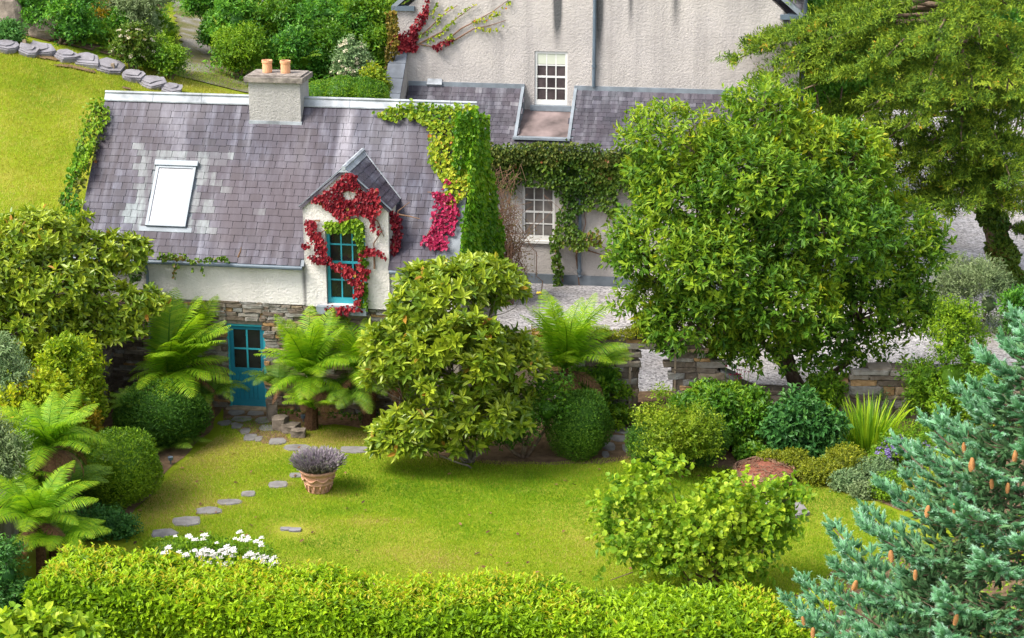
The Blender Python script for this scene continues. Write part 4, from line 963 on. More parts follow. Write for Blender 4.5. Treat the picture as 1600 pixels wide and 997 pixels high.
# rust brown dome with a rim of twigs
q = G(1197, 757); m = mpp(q[1]); fp = empty('fire_pit_cover', q + [0, .35, 0], label='rusty brown dome ringed with twigs at the lawn edge', cat='fire pit')
rx = 50 * m
mb = MB(); mb.lathe([(rx, 0), (rx*1.0, .16), (rx*.93, .22), (rx*.75, .29), (rx*.45, .34), (0, .36)], 26); d_ = mb.build('dome', M['rust'], fp, smooth=True)
mb = MB()
for k in range(170):
    a_ = random.uniform(0, 6.28); r0_ = rx * random.uniform(.3, .98); da = random.uniform(-.5, .5); pts = []
    for j in range(4):
        aa = a_ + da*j/3; r_ = r0_ * (1 - .06*j); z = .37 - .17*(r_/rx)**3 + .015; pts.append((r_*math.cos(aa), r_*math.sin(aa), z + random.uniform(0, .02)))
    mb.tube(pts, .009, 4)
for s_ in range(3):
    mb.tube([(rx*(1.0 - .03*s_)*math.cos(t), rx*(1.0 - .03*s_)*math.sin(t), .21 + .03*s_ + .02*math.sin(5*t)) for t in np.linspace(0, 6.28, 30)], .022, 5)
mb.build('twig_rim', M['twig'], fp)
# broad pale slab lying in the grass beyond the small tree
q = G(1205, 805); sb = flag('stone_slab', 1150, 1262, 788, 812, M['flag'], th=.08, lift=.02, n=11); tag(sb, 'broad pale stone slab lying in the grass behind the round-leaved tree', 'stone slab')
# stones in the lawn
for (px, py, s_) in ((446, 828, .13), (461, 830, .16)):
    q = G(px, py); e = link('stone', stone_var(int(px) % 24, M['edge']), None, loc=q + [0, -.06, .015]); e.scale = (s_*1.6, s_, .06)
    tag(e, {446: 'smaller of two pale stones sunk in the bare lawn patch', 461: 'larger of two pale stones sunk in the bare lawn patch'}[px], 'stone', 'stones in the lawn')

# ------------------------------------------------------------------ grass
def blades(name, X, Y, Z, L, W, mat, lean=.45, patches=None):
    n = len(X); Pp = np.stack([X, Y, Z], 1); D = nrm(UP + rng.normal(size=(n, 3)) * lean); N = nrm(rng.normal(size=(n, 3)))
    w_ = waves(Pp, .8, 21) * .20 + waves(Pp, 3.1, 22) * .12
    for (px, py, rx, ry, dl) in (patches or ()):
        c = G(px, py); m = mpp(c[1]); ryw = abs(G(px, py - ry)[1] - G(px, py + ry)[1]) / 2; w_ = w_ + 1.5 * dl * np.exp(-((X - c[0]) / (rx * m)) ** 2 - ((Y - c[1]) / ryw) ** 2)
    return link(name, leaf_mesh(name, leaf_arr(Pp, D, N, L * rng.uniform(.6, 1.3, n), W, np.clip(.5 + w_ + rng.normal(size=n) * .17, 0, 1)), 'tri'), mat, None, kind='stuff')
M['blade'] = lm('grass_blades', (.06,.15,.003), (.158,.29,.006), (.34,.37,.022), trans=.4, spec=.1)
M['blade'].node_tree.nodes['Color Ramp'].color_ramp.elements.new(1.0).color = (.42, .33, .12, 1)
M['bankblade'] = lm('bank_grass_blades', (.15,.20,.012), (.36,.34,.045), (.54,.48,.15), (.56,.50,.26), trans=.4, spec=.1)
PATCH = [(300,745,90,50,.30), (250,800,60,40,.34), (350,790,60,12,.3), (440,756,40,8,.25), (480,690,130,18,.42), (600,686,90,14,.40), (453,829,55,12,.42), (498,772,50,9,.25), (600,815,90,9,.28), (700,865,170,26,.20), (640,765,170,18,-.22), (850,760,220,25,-.10), (850,720,200,12,.12), (760,716,120,9,.3), (1000,715,60,8,.3), (950,840,120,20,.14), (1300,790,60,16,-.1), (330,700,60,20,.2), (545,850,80,12,-.16), (520,800,60,10,-.15)]  # tint patches on the blades; the darker ones by the magnolia paint its shade
lawn_px = [G(*q) for q in [(205,850),(205,805),(245,768),(270,738),(310,705),(345,680),(350,655),(440,655),(600,680),(640,704),(700,715),(760,721),(860,724),(980,714),(1060,723),(1130,729),(1180,736),(1250,754),(1330,776),(1400,800),(1420,870),(1250,955),(900,925),(440,905),(300,890)]]
lawn_px = [(p[0], p[1]) for p in lawn_px]; lx = np.array(lawn_px)
n = 330000; X = rng.uniform(lx[:, 0].min(), lx[:, 0].max(), n); Y = rng.uniform(lx[:, 1].min(), lx[:, 1].max(), n); k = inpoly(lawn_px, X, Y); X, Y = X[k], Y[k]
stp = np.zeros(len(X), bool)
for (x0, x1, y0, y1) in STEP:
    a, b = G(x0, y1), G(x1, y0); cx, cy = (a[0]+b[0])/2, (a[1]+b[1])/2; stp |= (np.abs(X-cx) < abs(b[0]-a[0])*.46) & (np.abs(Y-cy) < abs(b[1]-a[1])*.46)
q = G(498, 766); stp |= (X - q[0])**2 + (Y - q[1])**2 < .1
q = G(453, 829); stp |= ((X - q[0])/.45)**2 + ((Y - q[1])/.5)**2 < rng.uniform(.2, 1.2, len(X))
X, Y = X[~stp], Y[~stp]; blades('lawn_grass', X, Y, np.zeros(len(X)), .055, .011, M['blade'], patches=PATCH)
bank_px = [(-22, 44), (-10.5, 40), (-10.4, 47.5), (-11.3, 47.8), (-10.6, 53.6), (-6, 53.6), (-6, 57.5), (-10.5, 58.6), (-15.5, 58.2), (-22, 58)]
n = 210000; X = rng.uniform(-20, -6, n); Y = rng.uniform(43, 59, n); k = inpoly(bank_px, X, Y); X, Y = X[k], Y[k]
blades('bank_grass', X, Y, hgt(X, Y) - .01, .11, .012, M['bankblade'], .7)
n = 26000; X = rng.uniform(-20, -6, n); Y = rng.uniform(43, 59, n); k = inpoly(bank_px, X, Y) & (waves(np.stack([X, Y, X*0], 1), .9, 4) > .5); X, Y = X[k], Y[k]
blades('bank_grass', X, Y, hgt(X, Y) - .01, .22, .012, M['bankblade'], .6)
n = 80000; X = rng.uniform(-12, -4, n); Y = rng.uniform(58, 82, n); w_ = waves(np.stack([X, Y, X*0], 1), .55, 9); k = (w_ > -.05); X, Y = X[k], Y[k]
blades('path_grass', X, Y, hgt(X, Y) + .02, .09, .012, M['blade'], .6)

# ------------------------------------------------------------------ ivy and creepers
def px_on_plane(fr, poly_px, p0, n):
    return [fr.hitp(x, y, p0, n) for x, y in poly_px]
def creeper(name, label, fr, polys, p0, n, mat, dens, L=.09, W=.075, thick=.18, gap=-9, gscale=2.2, cat_='climber', mats=None, group=None, shape='oval', hang=.75, stems=None, origin=None, seed=1):
    """leaves over a plane (local coordinates of the frame), inside polygons given where the photo shows them"""
    p0 = np.asarray(p0, float); n = nrm(np.asarray(n, float)); ax = nrm(np.cross(UP, n)) if abs(n[2]) < .95 else np.array([1., 0, 0]); ay = np.cross(n, ax)
    o = empty(name, fr.world(*(origin if origin is not None else fr.hitp(*polys[0][0], p0, n))), -fr.a, label=label, cat=cat_, group=group)
    org = fr.loc(np.array(o.location)); parts = []
    for poly in polys:
        pts = px_on_plane(fr, poly, p0, n); q = np.array([[(p - p0) @ ax, (p - p0) @ ay] for p in pts]); lo, hi = q.min(0), q.max(0)
        m = int(dens * np.prod(hi - lo)); a = rng.uniform(lo[0], hi[0], m); b = rng.uniform(lo[1], hi[1], m)
        wob = .12 * waves(np.stack([a, b, a*0], 1), 3.0, seed + 2); k = inpoly(q, a + wob, b + .12 * waves(np.stack([a, b, a*0], 1), 3.0, seed + 5)); a, b = a[k], b[k]
        g = waves(np.stack([a, b, a*0], 1), gscale, seed + 7); k = g > gap; a, b, g = a[k], b[k], g[k]
        bulk = np.clip(.5 + .5 * waves(np.stack([a, b, a*0], 1), 1.9, seed), .1, 1.2)
        h = .02 + thick * bulk * rng.random(len(a)) ** .5
        X = p0 + a[:, None] * ax + b[:, None] * ay + h[:, None] * n
        down = nrm(-UP * hang + n * .35 + rng.normal(size=X.shape) * .45); N = nrm(n + UP * .35 + rng.normal(size=X.shape) * .45); sc = rng.uniform(.6, 1.25, len(a))
        r = np.clip(.45 + .25 * waves(X, 2.0, seed + 9) + rng.normal(size=len(a)) * .18 + .15 * (bulk - .5), 0, 1)
        parts.append([X, down, N, L * sc, W * sc, r])
    A = cat(*parts); link('leaves', leaf_mesh('leaves', A, shape, org=org), mat, o, kind='stuff')
    if stems:
        mb = MB()
        for st in stems: mb.tube([fr.hitp(x, y, p0 + n * .03, n) - org for x, y in st], [.022 * (1 - .8 * i / max(1, len(st)-1)) + .004 for i in range(len(st))], 5)
        mb.build('stem', M['twig'], o)
    return o
def along(st, w):                              # a thin polygon round a polyline, widest at its start
    L_, R_ = [], []
    for i, (x, y) in enumerate(st):
        a = st[max(i-1, 0)]; b = st[min(i+1, len(st)-1)]; d = np.array([b[0]-a[0], b[1]-a[1]], float); d /= np.linalg.norm(d) + 1e-9
        k = w * (1 - .75 * i / (len(st)-1)); L_.append((x - d[1]*k, y + d[0]*k)); R_.append((x + d[1]*k, y - d[0]*k))
    return L_ + R_[::-1]
FN = (0, -1, 0)
creeper('ivy', 'dense dark ivy draped over the lower house wall under its slates', HF, [[(745,222),(800,218),(900,224),(1040,230),(1045,300),(1000,330),(985,290),(965,300),(960,345),(938,352),(940,390),(925,380),(900,385),(885,375),(872,395),(882,420),(880,445),(870,445),(868,415),(858,385),(868,330),(880,320),(868,292),(815,286),(800,300),(775,285),(745,300)]], (0, -.02, 0), FN, M['ivy'], 620, .10, .085, .42, -.85, seed=3,
        stems=[[(905,445),(900,400),(915,350),(910,300)], [(880,440),(868,400),(872,340)], [(985,400),(960,395),(930,380)], [(915,390),(940,398),(955,405)]])
creeper('ivy', 'thick middle band of dark ivy between the eaves fringe and the house window', HF, [[(748,230),(1035,240),(1040,290),(1000,300),(980,280),(930,300),(890,300),(868,284),(812,280),(780,275),(750,290)]], (0, -.1, 0), FN, M['ivy'], 480, .10, .085, .35, -.9, seed=14)
creeper('ivy_fringe', 'reddish brown ivy fringe along the lower house eaves', HF, [[(745,220),(830,217),(1045,230),(1045,250),(1000,256),(900,250),(830,252),(745,262)]], (0, -.30, 0), FN, M['ivybrown'], 620, .09, .07, .28, -.9, seed=12)
RN = rn
creeper('ivy', 'golden green ivy spilling over the ridge end and verge of the cottage roof', CF, [[(582,174),(600,170),(620,163),(742,168),(742,260),(735,300),(705,330),(690,300),(668,255),(680,215),(668,196),(640,188),(612,186)]], ro + rn * .05, RN, M['ivygold'], 560, .105, .095, .26, -.55, seed=21, gscale=2.8)
creeper('ivy', 'bright green ivy hanging thickly down the cottage gable end', CF, [[(706,172),(744,176),(746,260),(742,330),(738,385),(712,392),(706,300)]], (0, -.16, 0), (.25, -1, .05), M['ivybright'], 950, .11, .09, .34, -9, seed=33)
creeper('ivy', 'ivy curtain on the far face of the cottage gable, turning brown and twiggy below', CF, [[(736,168),(748,178),(756,260),(770,330),(776,400),(745,440),(712,420),(716,380),(730,250)]], (CU1 + .02, 0, 0), (1, 0, 0), M['ivybright'], 420, .12, .10, .30, -9, seed=35)
creeper('creeper', 'crimson pink creeper hanging down the cottage roof beside the gable ivy', CF, [[(700,282),(712,300),(712,380),(700,392),(676,384),(660,378),(672,362),(680,330),(676,305)]], ro + rn * .05, RN, M['pinkred'], 560, .105, .085, .26, -.4, seed=41, gscale=3.4, stems=[[(705,300),(690,320),(680,345),(662,376)], [(705,330),(690,360),(680,382)], [(700,300),(684,302),(668,300)]])
for px_, pts in (('a', [(700,300),(685,312),(670,318)]),): pass
creeper('creeper', 'dark red virginia creeper framing the teal dormer window', CF,
        [[(535,268),(548,272),(560,296),(590,300),(600,330),(590,345),(600,365),(585,365),(560,345),(535,345),(515,320),(500,312),(486,312),(505,300),(520,280)], [(478,338),(495,340),(512,370),(512,410),(500,405),(493,370)], [(475,378),(490,385),(487,392),(475,385)], [(483,402),(505,400),(520,392),(515,406),(490,412)],
         [(562,392),(575,385),(594,395),(600,420),(580,425),(570,440),(568,476),(556,476),(556,430)], [(512,405),(540,405),(552,415),(560,430),(548,440),(530,420),(515,412)], [(512,476),(570,476),(572,486),(508,486)], [(604,405),(606,398),(598,402),(592,410)]],
        (0, fv - .02, 0), FN, M['red'], 950, .088, .078, .20, -.62, seed=53, gscale=4, stems=[[(570,478),(566,430),(568,380),(560,340),(545,300)], [(560,340),(520,350),(500,365),(495,400)], [(560,335),(590,345),(600,370)], [(500,345),(485,345),(476,352)], [(490,360),(480,362)], [(585,420),(584,380),(598,360)]])
creeper('creeper', 'olive and rust leaves hanging over the head of the teal dormer window', CF, [[(508,346),(560,340),(572,352),(572,380),(560,372),(558,358),(512,360)], [(560,352),(573,352),(571,480),(560,480),(563,430)]], (0, fv - .03, 0), FN, M['box'], 900, .10, .08, .22, -.8, seed=57)
creeper('creeper', 'dark red creeper on the shaded cheek of the dormer', CF, [[(608,325),(628,315),(626,350),(620,400),(608,400)]], (0, .12, 0), FN, M['red'], 700, .10, .09, .2, -.3, seed=61, stems=[[(615,400),(616,360),(622,330),(640,316)], [(622,335),(640,338),(656,342)]])
creeper('ivy', 'rough green ivy mound along the cottage verge beside the grass bank', CF, [[(163,156),(172,180),(165,205),(152,235),(140,275),(128,330),(96,330),(108,290),(120,245),(132,200),(145,165)]], ro + rn * .02, RN, M['ivybrown'], 300, .10, .08, .40, -.9, seed=71)
creeper('ivy', 'yellowish leaf tufts scattered along the same verge ivy near the ridge', CF, [[(163,156),(174,180),(167,205),(150,240),(135,290),(110,290),(125,240),(134,200),(146,165)]], ro + rn * .06, RN, M['box'], 300, .10, .08, .42, -.4, seed=72)
creeper('ivy', 'fresh green ivy tufts lower on the same verge beside the grass bank', CF, [[(150,225),(140,275),(128,340),(96,340),(112,270),(130,225)]], ro + rn * .1, RN, M['ivybright'], 420, .11, .09, .40, -.1, seed=73)
creeper('ivy', 'thin strand of ivy creeping along the cottage gutter', CF, [[(225,378),(250,388),(300,398),(375,402),(378,412),(330,408),(250,402),(228,402)], [(272,408),(279,408),(278,440),(273,430)], [(298,404),(303,404),(301,426),(298,420)], [(314,408),(319,410),(318,428),(314,424)], [(205,405),(230,395),(225,440),(205,445)]], (0, -.24, 0), FN, M['ivy'], 520, .09, .08, .10, -.1, seed=77, stems=[[(372,402),(376,392),(377,386)]])
creeper('creeper', 'red and olive creeper spreading over the upper corner of the house gable', HF, [along([(618,72),(640,55),(655,30),(668,10),(678,-15)], 9), along([(625,66),(650,72),(680,74),(700,66),(714,62)], 8), [(610,55),(650,40),(652,74),(612,80)]], (0, vU - .02, 0), FN, M['red'], 520, .10, .085, .16, -.45, seed=81, gscale=4,
        stems=[[(615,80),(640,60),(655,30),(675,-10)], [(640,66),(680,74),(714,62)]])
creeper('creeper', 'thin olive creeper shoots fanning out across the house gable', HF, [along([(650,60),(670,45),(690,25),(715,8)], 5), along([(665,66),(690,50),(712,30),(745,6)], 5), along([(700,66),(720,45),(745,32),(770,18),(800,-4)], 6), along([(712,62),(740,45),(765,40),(786,32)], 5), along([(670,22),(685,5),(700,-10)], 6)], (0, vU - .02, 0), FN, M['ivygold'], 330, .09, .075, .08, -.5, seed=85, gscale=4,
        stems=[[(648,64),(670,45),(690,25),(715,8)], [(655,68),(690,50),(712,30),(745,6)], [(690,70),(720,45),(745,32),(770,18),(800,-4)], [(712,62),(740,45),(765,40),(790,32)]])
creeper('creeper', 'rusty brown creeper down the outer edge of the house corner', HF, [[(605,20),(622,14),(624,60),(612,110),(612,165),(600,170),(604,100)]], (0, vU - .3, 0), FN, M['ivyrust'], 700, .09, .08, .22, -.8, seed=87)
q = CF.hitp(168, 260, ro, rn)

# ------------------------------------------------------------------ trees, shrubs and the clipped hedge
bq = G(1255, 612)
plant('bay_tree', 'big broad evergreen tree in front of the house, behind the garden wall', 'tree', bq,
      [(1185,206,40,46,-.3),(1200,245,80,58,-.5),(1050,228,22,30,-.8),(1058,270,50,40,-.8),(1120,240,50,36,-.6),(1062,320,62,50,-1),(1035,375,66,52,-1.4),(1000,410,42,44,-1),(1010,470,46,44,-1),(1270,235,62,48,.2),(1320,270,58,46,.2),(1370,320,58,50,.1),(1395,395,50,58,-.3),(1170,310,110,80,-1.6),(1290,370,95,80,-1.8),(1130,420,100,75,-2),(1230,470,95,62,-2.2),(1355,480,66,50,-1.2),(1075,510,64,44,-1.4),(1320,545,80,42,-1.2),(1165,545,74,36,-1.4),(1105,530,50,26,-.8),(1400,500,40,50,-.5),(1240,555,60,32,-1.2),(1395,560,36,30,-.6)],
      M['bay'], 9000, 'sprig', 9, .20, .075, .30, trunk=True, tr=.11, core=None, lo=.70, inner=.80, rough=.2, clump=(145, .78), limbs=[P(1190,250,48.6), P(1290,300,48.8), P(1130,400,47.2), P(1360,420,48), P(1230,450,47), P(1080,460,47.5)])
mq = G(735, 722)
plant('magnolia_tree', 'rounded magnolia with large glossy leaves standing on the lawn before the cottage', 'tree', mq,
      [(695,482,90,72,.1),(740,425,55,48,.5),(770,455,50,45,.4),(640,520,62,60,.2),(700,560,115,85,-.5),(776,550,72,74,.1),(615,610,50,55,-.2),(660,640,75,55,-.6),(740,640,70,55,-.5),(792,615,48,45,.1),(598,650,38,34,-.2),(640,690,55,28,-.6),(700,690,40,20,-.6)],
      M['magnolia'], 1950, 'rosette', 8, .255, .10, .2, clump=(66, .52), shape='oval', trunk=True, tr=.035, tmat='bark_pale', core=None, leaf_parts=300, inner=.72, lo=.62, rough=.15, up=.75)
lq = np.array([-11.6, 45.0, float(hgt(-11.6, 45.0))])
plant('magnolia_tree', 'spreading magnolia with yellowing leaves on the bank beside the cottage gable', 'tree', lq,
      [(60,370,75,45,.6),(25,430,70,60,.2),(130,395,60,40,.8),(190,395,50,34,1.0),(90,450,90,50,0),(180,470,75,34,.3),(225,470,45,22,.4),(40,510,70,50,-.3),(120,520,75,34,-.1),(190,515,50,22,.1),(20,560,50,30,-.5),(130,340,16,25,.9),(-40,480,80,120,0)],
      M['magnolia'], 2300, 'rosette', 7, .205, .090, .2, shape='oval', trunk=True, tr=.06, tmat='bark_pale', core=None, leaf_parts=300, inner=.65, lo=.45, rough=.2, up=.7)
rq = G(1120, 922)
plant('young_tree', 'small open tree with round lime green leaves just beyond the hedge', 'tree', rq,
      [(1000,765,48,36,.3),(1040,740,30,22,.4),(955,800,36,32,.2),(1140,782,60,38,.2),(1200,782,50,30,.3),(1100,815,80,40,-.2),(1200,815,55,40,.1),(1010,850,62,40,-.2),(1060,870,70,38,-.4),(1150,870,80,40,-.3),(960,840,34,24,0),(940,905,22,8,0),(1235,770,24,14,.3)],
      M['round'], 800, 'sprig', 8, .125, .115, .30, shape='round', trunk=True, tr=.03, core=None, leaf_parts=300, lo=.35, inner=.5, rough=.25, up=.3)
def hedge():
    a = P(98, 868, 34.3); b = P(1300, 938, 32.3); a[2] = b[2] = 0; e = nrm(b - a); s_ = np.array([e[1], -e[0], 0]); Ln = np.linalg.norm(b - a); H, Wd = 1.40, 1.35
    o = empty('privet_hedge', a + (b - a) / 2, label='long clipped bright green hedge across the front of the garden', cat='hedge'); org = np.array(o.location)
    def topz(t): return H + .05 * np.sin(t * 1.7) + .06 * np.sin(t * .63 + 1) + .03 * np.sin(t * 4.1)
    n1, n2, n3 = 26000, 26000, 5000
    t = rng.uniform(0, Ln, n1); w = rng.uniform(0, Wd, n1); X1 = a + e*t[:, None] + s_*w[:, None] + UP*(topz(t) - .10*rng.random(n1)**2 + .05*waves(np.stack([t, w, w*0], 1), 2.5, 4) - .10*(w/Wd)**4)[:, None]; O1 = np.tile(UP, (n1, 1)) + s_ * ((w/Wd - .3)*.5)[:, None]
    t = rng.uniform(0, Ln, n2); z = rng.uniform(.0, 1, n2)**.7; X2 = a + e*t[:, None] + s_*(Wd + .05*waves(np.stack([t, z*2, z*0], 1), 2.6, 8) - .10*rng.random(n2)**2)[:, None] + UP*(z*topz(t))[:, None]; O2 = np.tile(s_ + UP*.25, (n2, 1))
    w = rng.uniform(0, Wd, n3); z = rng.random(n3)**.7; X3 = a - e*(.05*rng.random(n3))[:, None] + s_*w[:, None] + UP*(z*H)[:, None]; O3 = np.tile(-e + UP*.25, (n3, 1))
    X, O = np.concatenate([X1, X2, X3]), nrm(np.concatenate([O1, O2, O3])); X = X + O * (.09 * waves(X, 2.2, 17))[:, None]; A = sprig(X[::5], O[::5], 8, .135, .057, .21, up=.55, r0=np.clip(.45 + .25*waves(X[::5], 1.3, 13) + rng.normal(size=len(X[::5]))*.25, 0, 1))
    gone = (rng.random(len(A[0])) < np.clip(.9 * (-waves(A[0], 1.5, 77) - .75), 0, .85)) & (A[0][:, 2] < 1.05); brn = (waves(A[0], 1.3, 78) > .9) & (rng.random(len(A[0])) < .5); A[5] = np.where(brn, 1.0, A[5]); A = sub(A, ~gone)
    n4 = 1700; t = rng.uniform(0, Ln, n4); w = Wd * rng.random(n4)**1.3; k = waves(np.stack([t, w, w*0], 1), .9, 31) > -.3; t, w = t[k], w[k]
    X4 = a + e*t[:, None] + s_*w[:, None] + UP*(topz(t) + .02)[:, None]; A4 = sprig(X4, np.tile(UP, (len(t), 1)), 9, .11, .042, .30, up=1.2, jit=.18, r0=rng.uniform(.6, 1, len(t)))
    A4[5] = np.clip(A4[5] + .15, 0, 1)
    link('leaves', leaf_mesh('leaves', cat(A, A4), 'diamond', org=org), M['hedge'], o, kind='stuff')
    c0, c1 = a - org, b - org; q = [c0 + e*.12 + s_*.14, c1 + s_*.14, c1 + s_*(Wd - .14), c0 + e*.12 + s_*(Wd - .14)]
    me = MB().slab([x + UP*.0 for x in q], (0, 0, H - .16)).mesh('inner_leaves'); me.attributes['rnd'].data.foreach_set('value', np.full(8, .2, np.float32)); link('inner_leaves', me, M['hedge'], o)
hedge()
# conifer behind the yard
cq = P(1572, 462, 58.5); cq[2] = 0
def conifer():
    o = empty('conifer', cq, label='tall spreading conifer with olive sprays behind the gravel yard, trunk clad in ivy', cat='tree'); X, O, RR, mb, deadw = [], [], [], MB(), MB()
    trunk = [cq, P(1562,400,58.4), P(1545,340,58.2), P(1530,280,58.0), P(1512,200,57.8), P(1500,100,57.7), P(1495,0,57.6), P(1490,-110,57.5)]
    mb.tube([p - cq for p in trunk], [.34, .28, .25, .23, .20, .17, .12, .06], 9)
    T = np.array(trunk)
    tips = [(1150,92,-.5),(1190,128,-1.5),(1175,70,.5),(1260,40,1),(1230,90,-1),(1290,130,-2),(1240,150,-2),(1330,200,-2.5),(1300,240,-2),(1390,215,-3),(1440,250,-3),(1400,280,-2),(1350,270,-2.5),(1470,300,-2),(1560,300,-2),(1600,250,-1),(1620,180,-.5),(1590,330,-1.5),(1610,380,0),(1300,20,2),(1350,-20,2),(1400,40,3),(1450,20,3.5),(1550,20,2.5),(1600,60,2),(1640,120,0),(1380,100,-3.5),(1440,150,-4),(1520,160,-4),(1560,120,-3),(1600,190,-2.5),(1460,80,-4),(1340,120,-3),(1420,200,-4),(1500,230,-3.5),(1560,220,-3),(1310,80,-1),(1530,60,-3),(1580,10,-1),(1260,-10,1.5),(1220,60,0),(1480,-20,0),(1380,-40,1),(1280,190,-1),(1590,150,-3.5),(1500,30,-2),(1410,-10,-1.5),(1330,50,-2),(1370,160,-3.5),(1480,280,-3),(1550,280,2),(1450,330,-1.0),(1500,120,-1),(1550,170,1),(1480,240,1),(1530,250,-3),(1420,320,-2),(1500,325,-3.5),(1580,280,-4),(1450,180,0),(1540,90,0),(1600,100,-3),(1565,330,-3),(1610,300,-3),(1470,330,-3),(1590,230,1),(1530,200,2),(1400,250,.5),(1350,230,.5),(1570,60,1),(1430,110,1),(1610,20,-3)]
    for (px, py, dy) in tips:
        e = P(px, py, 57.8 + dy); dd = np.linalg.norm(T[:, :2] - e[:2], axis=1).min()
        h_ = e[2] + .25 * dd - .2; j = np.clip(np.interp(h_, T[:, 2], np.arange(len(T))), 0, len(T) - 1.01); s_ = T[int(j)] + (T[int(j)+1] - T[int(j)]) * (j - int(j))
        pts = []; nn = 9
        for i in range(nn):
            t = i / (nn - 1); pts.append(s_ + (e - s_) * t + UP * (.35 * math.sin(math.pi * t)) + rng.normal(size=3) * .05)
        mb.tube([p - cq for p in pts], [.075 * (1 - .85*i/(nn-1)) + .006 for i in range(nn)], 5)
        ln = np.linalg.norm(e - s_); dr = nrm(e - s_)
        side = nrm(np.cross(dr, UP)); k = int(14 + ln * 6)
        for _ in range(k):
            t = rng.uniform(.22, 1.0) ** .8; c = s_ + (e - s_) * t + UP * (.35 * math.sin(math.pi * t)); sd_ = rng.choice([-1, 1]); l2 = (1.15 - .55 * t) * rng.uniform(.5, 1.15) * min(1, ln/3 + .3)
            d2 = nrm(dr * rng.uniform(.5, 1.1) + side * sd_ * rng.uniform(.3, 1.1) + UP * rng.uniform(-.16, .16)); 
            if rng.random() < .18: deadw.tube([c - cq, c + d2 * l2 * .7 - UP*.15 - cq], [.012, .004], 4)
            r0 = rng.random() * .7
            for q in np.linspace(.12, 1, 10): X.append(c + d2 * l2 * q + rng.normal(size=3) * [.08, .08, .035]); O.append(d2 + UP * .15); RR.append(np.clip(r0 + .3 * q, 0, 1))
    X, O = np.array(X), nrm(np.array(O)); k_ = 7; A = sprig(X, O, k_, .14, .036, .22, up=.25, jit=.3, r0=np.array(RR), flat=1.0)
    link('crown', leaf_mesh('crown', A, 'diamond', droop=.05, org=cq), M['conifer'], o, kind='stuff'); mb.build('trunk', M['bark'], o, smooth=True); deadw.build('dead_twigs', M['bark_pale'], o, kind='stuff')
    iv = empty('ivy', cq, label='dark ivy sleeve climbing the conifer trunk', cat='climber'); n = 6500; t = rng.random(n) * 3.3; i = t.astype(int); c = T[i] + (T[i+1] - T[i]) * (t - i)[:, None]; a_ = rng.uniform(0, 6.28, n); r_ = (.37 + .09*np.sin(t*7)) * (1 - .06*t) * rng.uniform(.75, 1.15, n)
    O = np.stack([np.cos(a_), np.sin(a_), np.zeros(n)], 1); Xi = c + O * r_[:, None] + [.12, 0, 0]; link('leaves', leaf_mesh('leaves', scatter(Xi, O, .12, .10, up=-.6), 'oval', org=cq), M['ivy'], iv)
conifer()

def ball(name, label, cat_, px, py_base, lobes, mat, n, L, W, style='scatter', group=None, z=None, **k):
    b = B(px, py_base) if z is None else P(px, py_base, z)
    if z is not None: b[2] = float(hgt(b[0], b[1]))
    kw = dict(shape='diamond', trunk=True, tr=.05, core=.80, lo=.82, rough=.11); kw.update(k)
    if style == 'sprig' and n >= 500 and cat_ == 'shrub': kw.setdefault('clump', 'auto')
    return plant(name, label, cat_, b, lobes, mat, n, style, L=L, W=W, group=group, **kw)
# clipped and loose shrubs of the garden
ball('clipped_shrub', 'dark green clipped dome shrub under the tree fern by the cottage', 'shrub', 248, 695, [(250,648,66,48),(215,655,36,36,-.1),(285,645,40,36,.1)], M['yew'], 14000, .085, .032)
ball('clipped_shrub', 'round yellow green clipped shrub at the edge of the left bed', 'shrub', 186, 785, [(188,728,60,58),(165,740,42,44,.1),(215,742,38,36)], M['box'], 15000, .075, .030)
ball('clipped_shrub', 'tall dark clipped egg shaped shrub beside the flagged path', 'shrub', 905, 712, [(905,664,49,54)], M['yew'], 15000, .06, .024)
ball('clipped_shrub', 'low dark clipped shrub behind the small tree with pale new leaves', 'shrub', 1050, 735, [(1040,690,58,40),(1090,685,48,40,.2),(1005,690,26,36,.2)], M['yew'], 13000, .06, .024)
ball('evergreen_shrub', 'loose rounded shrub with tiny leaves between the magnolia and the clipped egg', 'shrub', 818, 716, [(815,655,64,50),(780,670,44,40,-.2),(855,640,42,42,-.1),(865,605,30,24,.1)], M['laurel'], 1100, .075, .040, style='sprig', k=8, slen=.2, lo=.6, core=.7)
ball('laurel_shrub', 'glossy laurel shrub filling the corner left of the stone doorway', 'shrub', 935, 668, [(936,618,46,42,.2),(905,604,33,28,.3),(956,645,28,28,.1)], M['laurel'], 1000, .13, .060, style='sprig', k=8, slen=.2, lo=.7, core=.75)
ball('variegated_shrub', 'airy yellow green shrub in front of the stone doorway', 'shrub', 1056, 738, [(1055,676,66,42,-.4),(1030,655,36,24,-.3),(1092,660,34,26,-.3),(1025,690,38,34,-.5),(1095,690,38,32,-.5),(1034,626,9,14,-.3)], M['lime'], 1500, .075, .036, style='sprig', k=8, slen=.26, lo=.5, core=.6, tr=.03)
ball('laurel_shrub', 'big bright laurel shrub under the broad tree, right of the doorway', 'shrub', 1140, 700, [(1120,644,70,40,.1),(1170,645,42,44,.1),(1100,660,50,40),(1160,670,45,32,0)], M['laurel'], 1900, .13, .065, style='sprig', k=8, slen=.2, lo=.7, core=.75)
ball('perennial', 'dark blue green leafy clump under the trunk of the broad tree', 'plant', 1252, 712, [(1250,648,40,28),(1222,672,32,28,-.2),(1285,668,36,24,-.2),(1250,625,26,16,.3),(1230,700,30,18,-.4),(1280,702,36,20,-.4)], M['hellebore'], 760, .16, .08, style='sprig', k=7, slen=.2, lo=.6, core=.6, trunk=False)
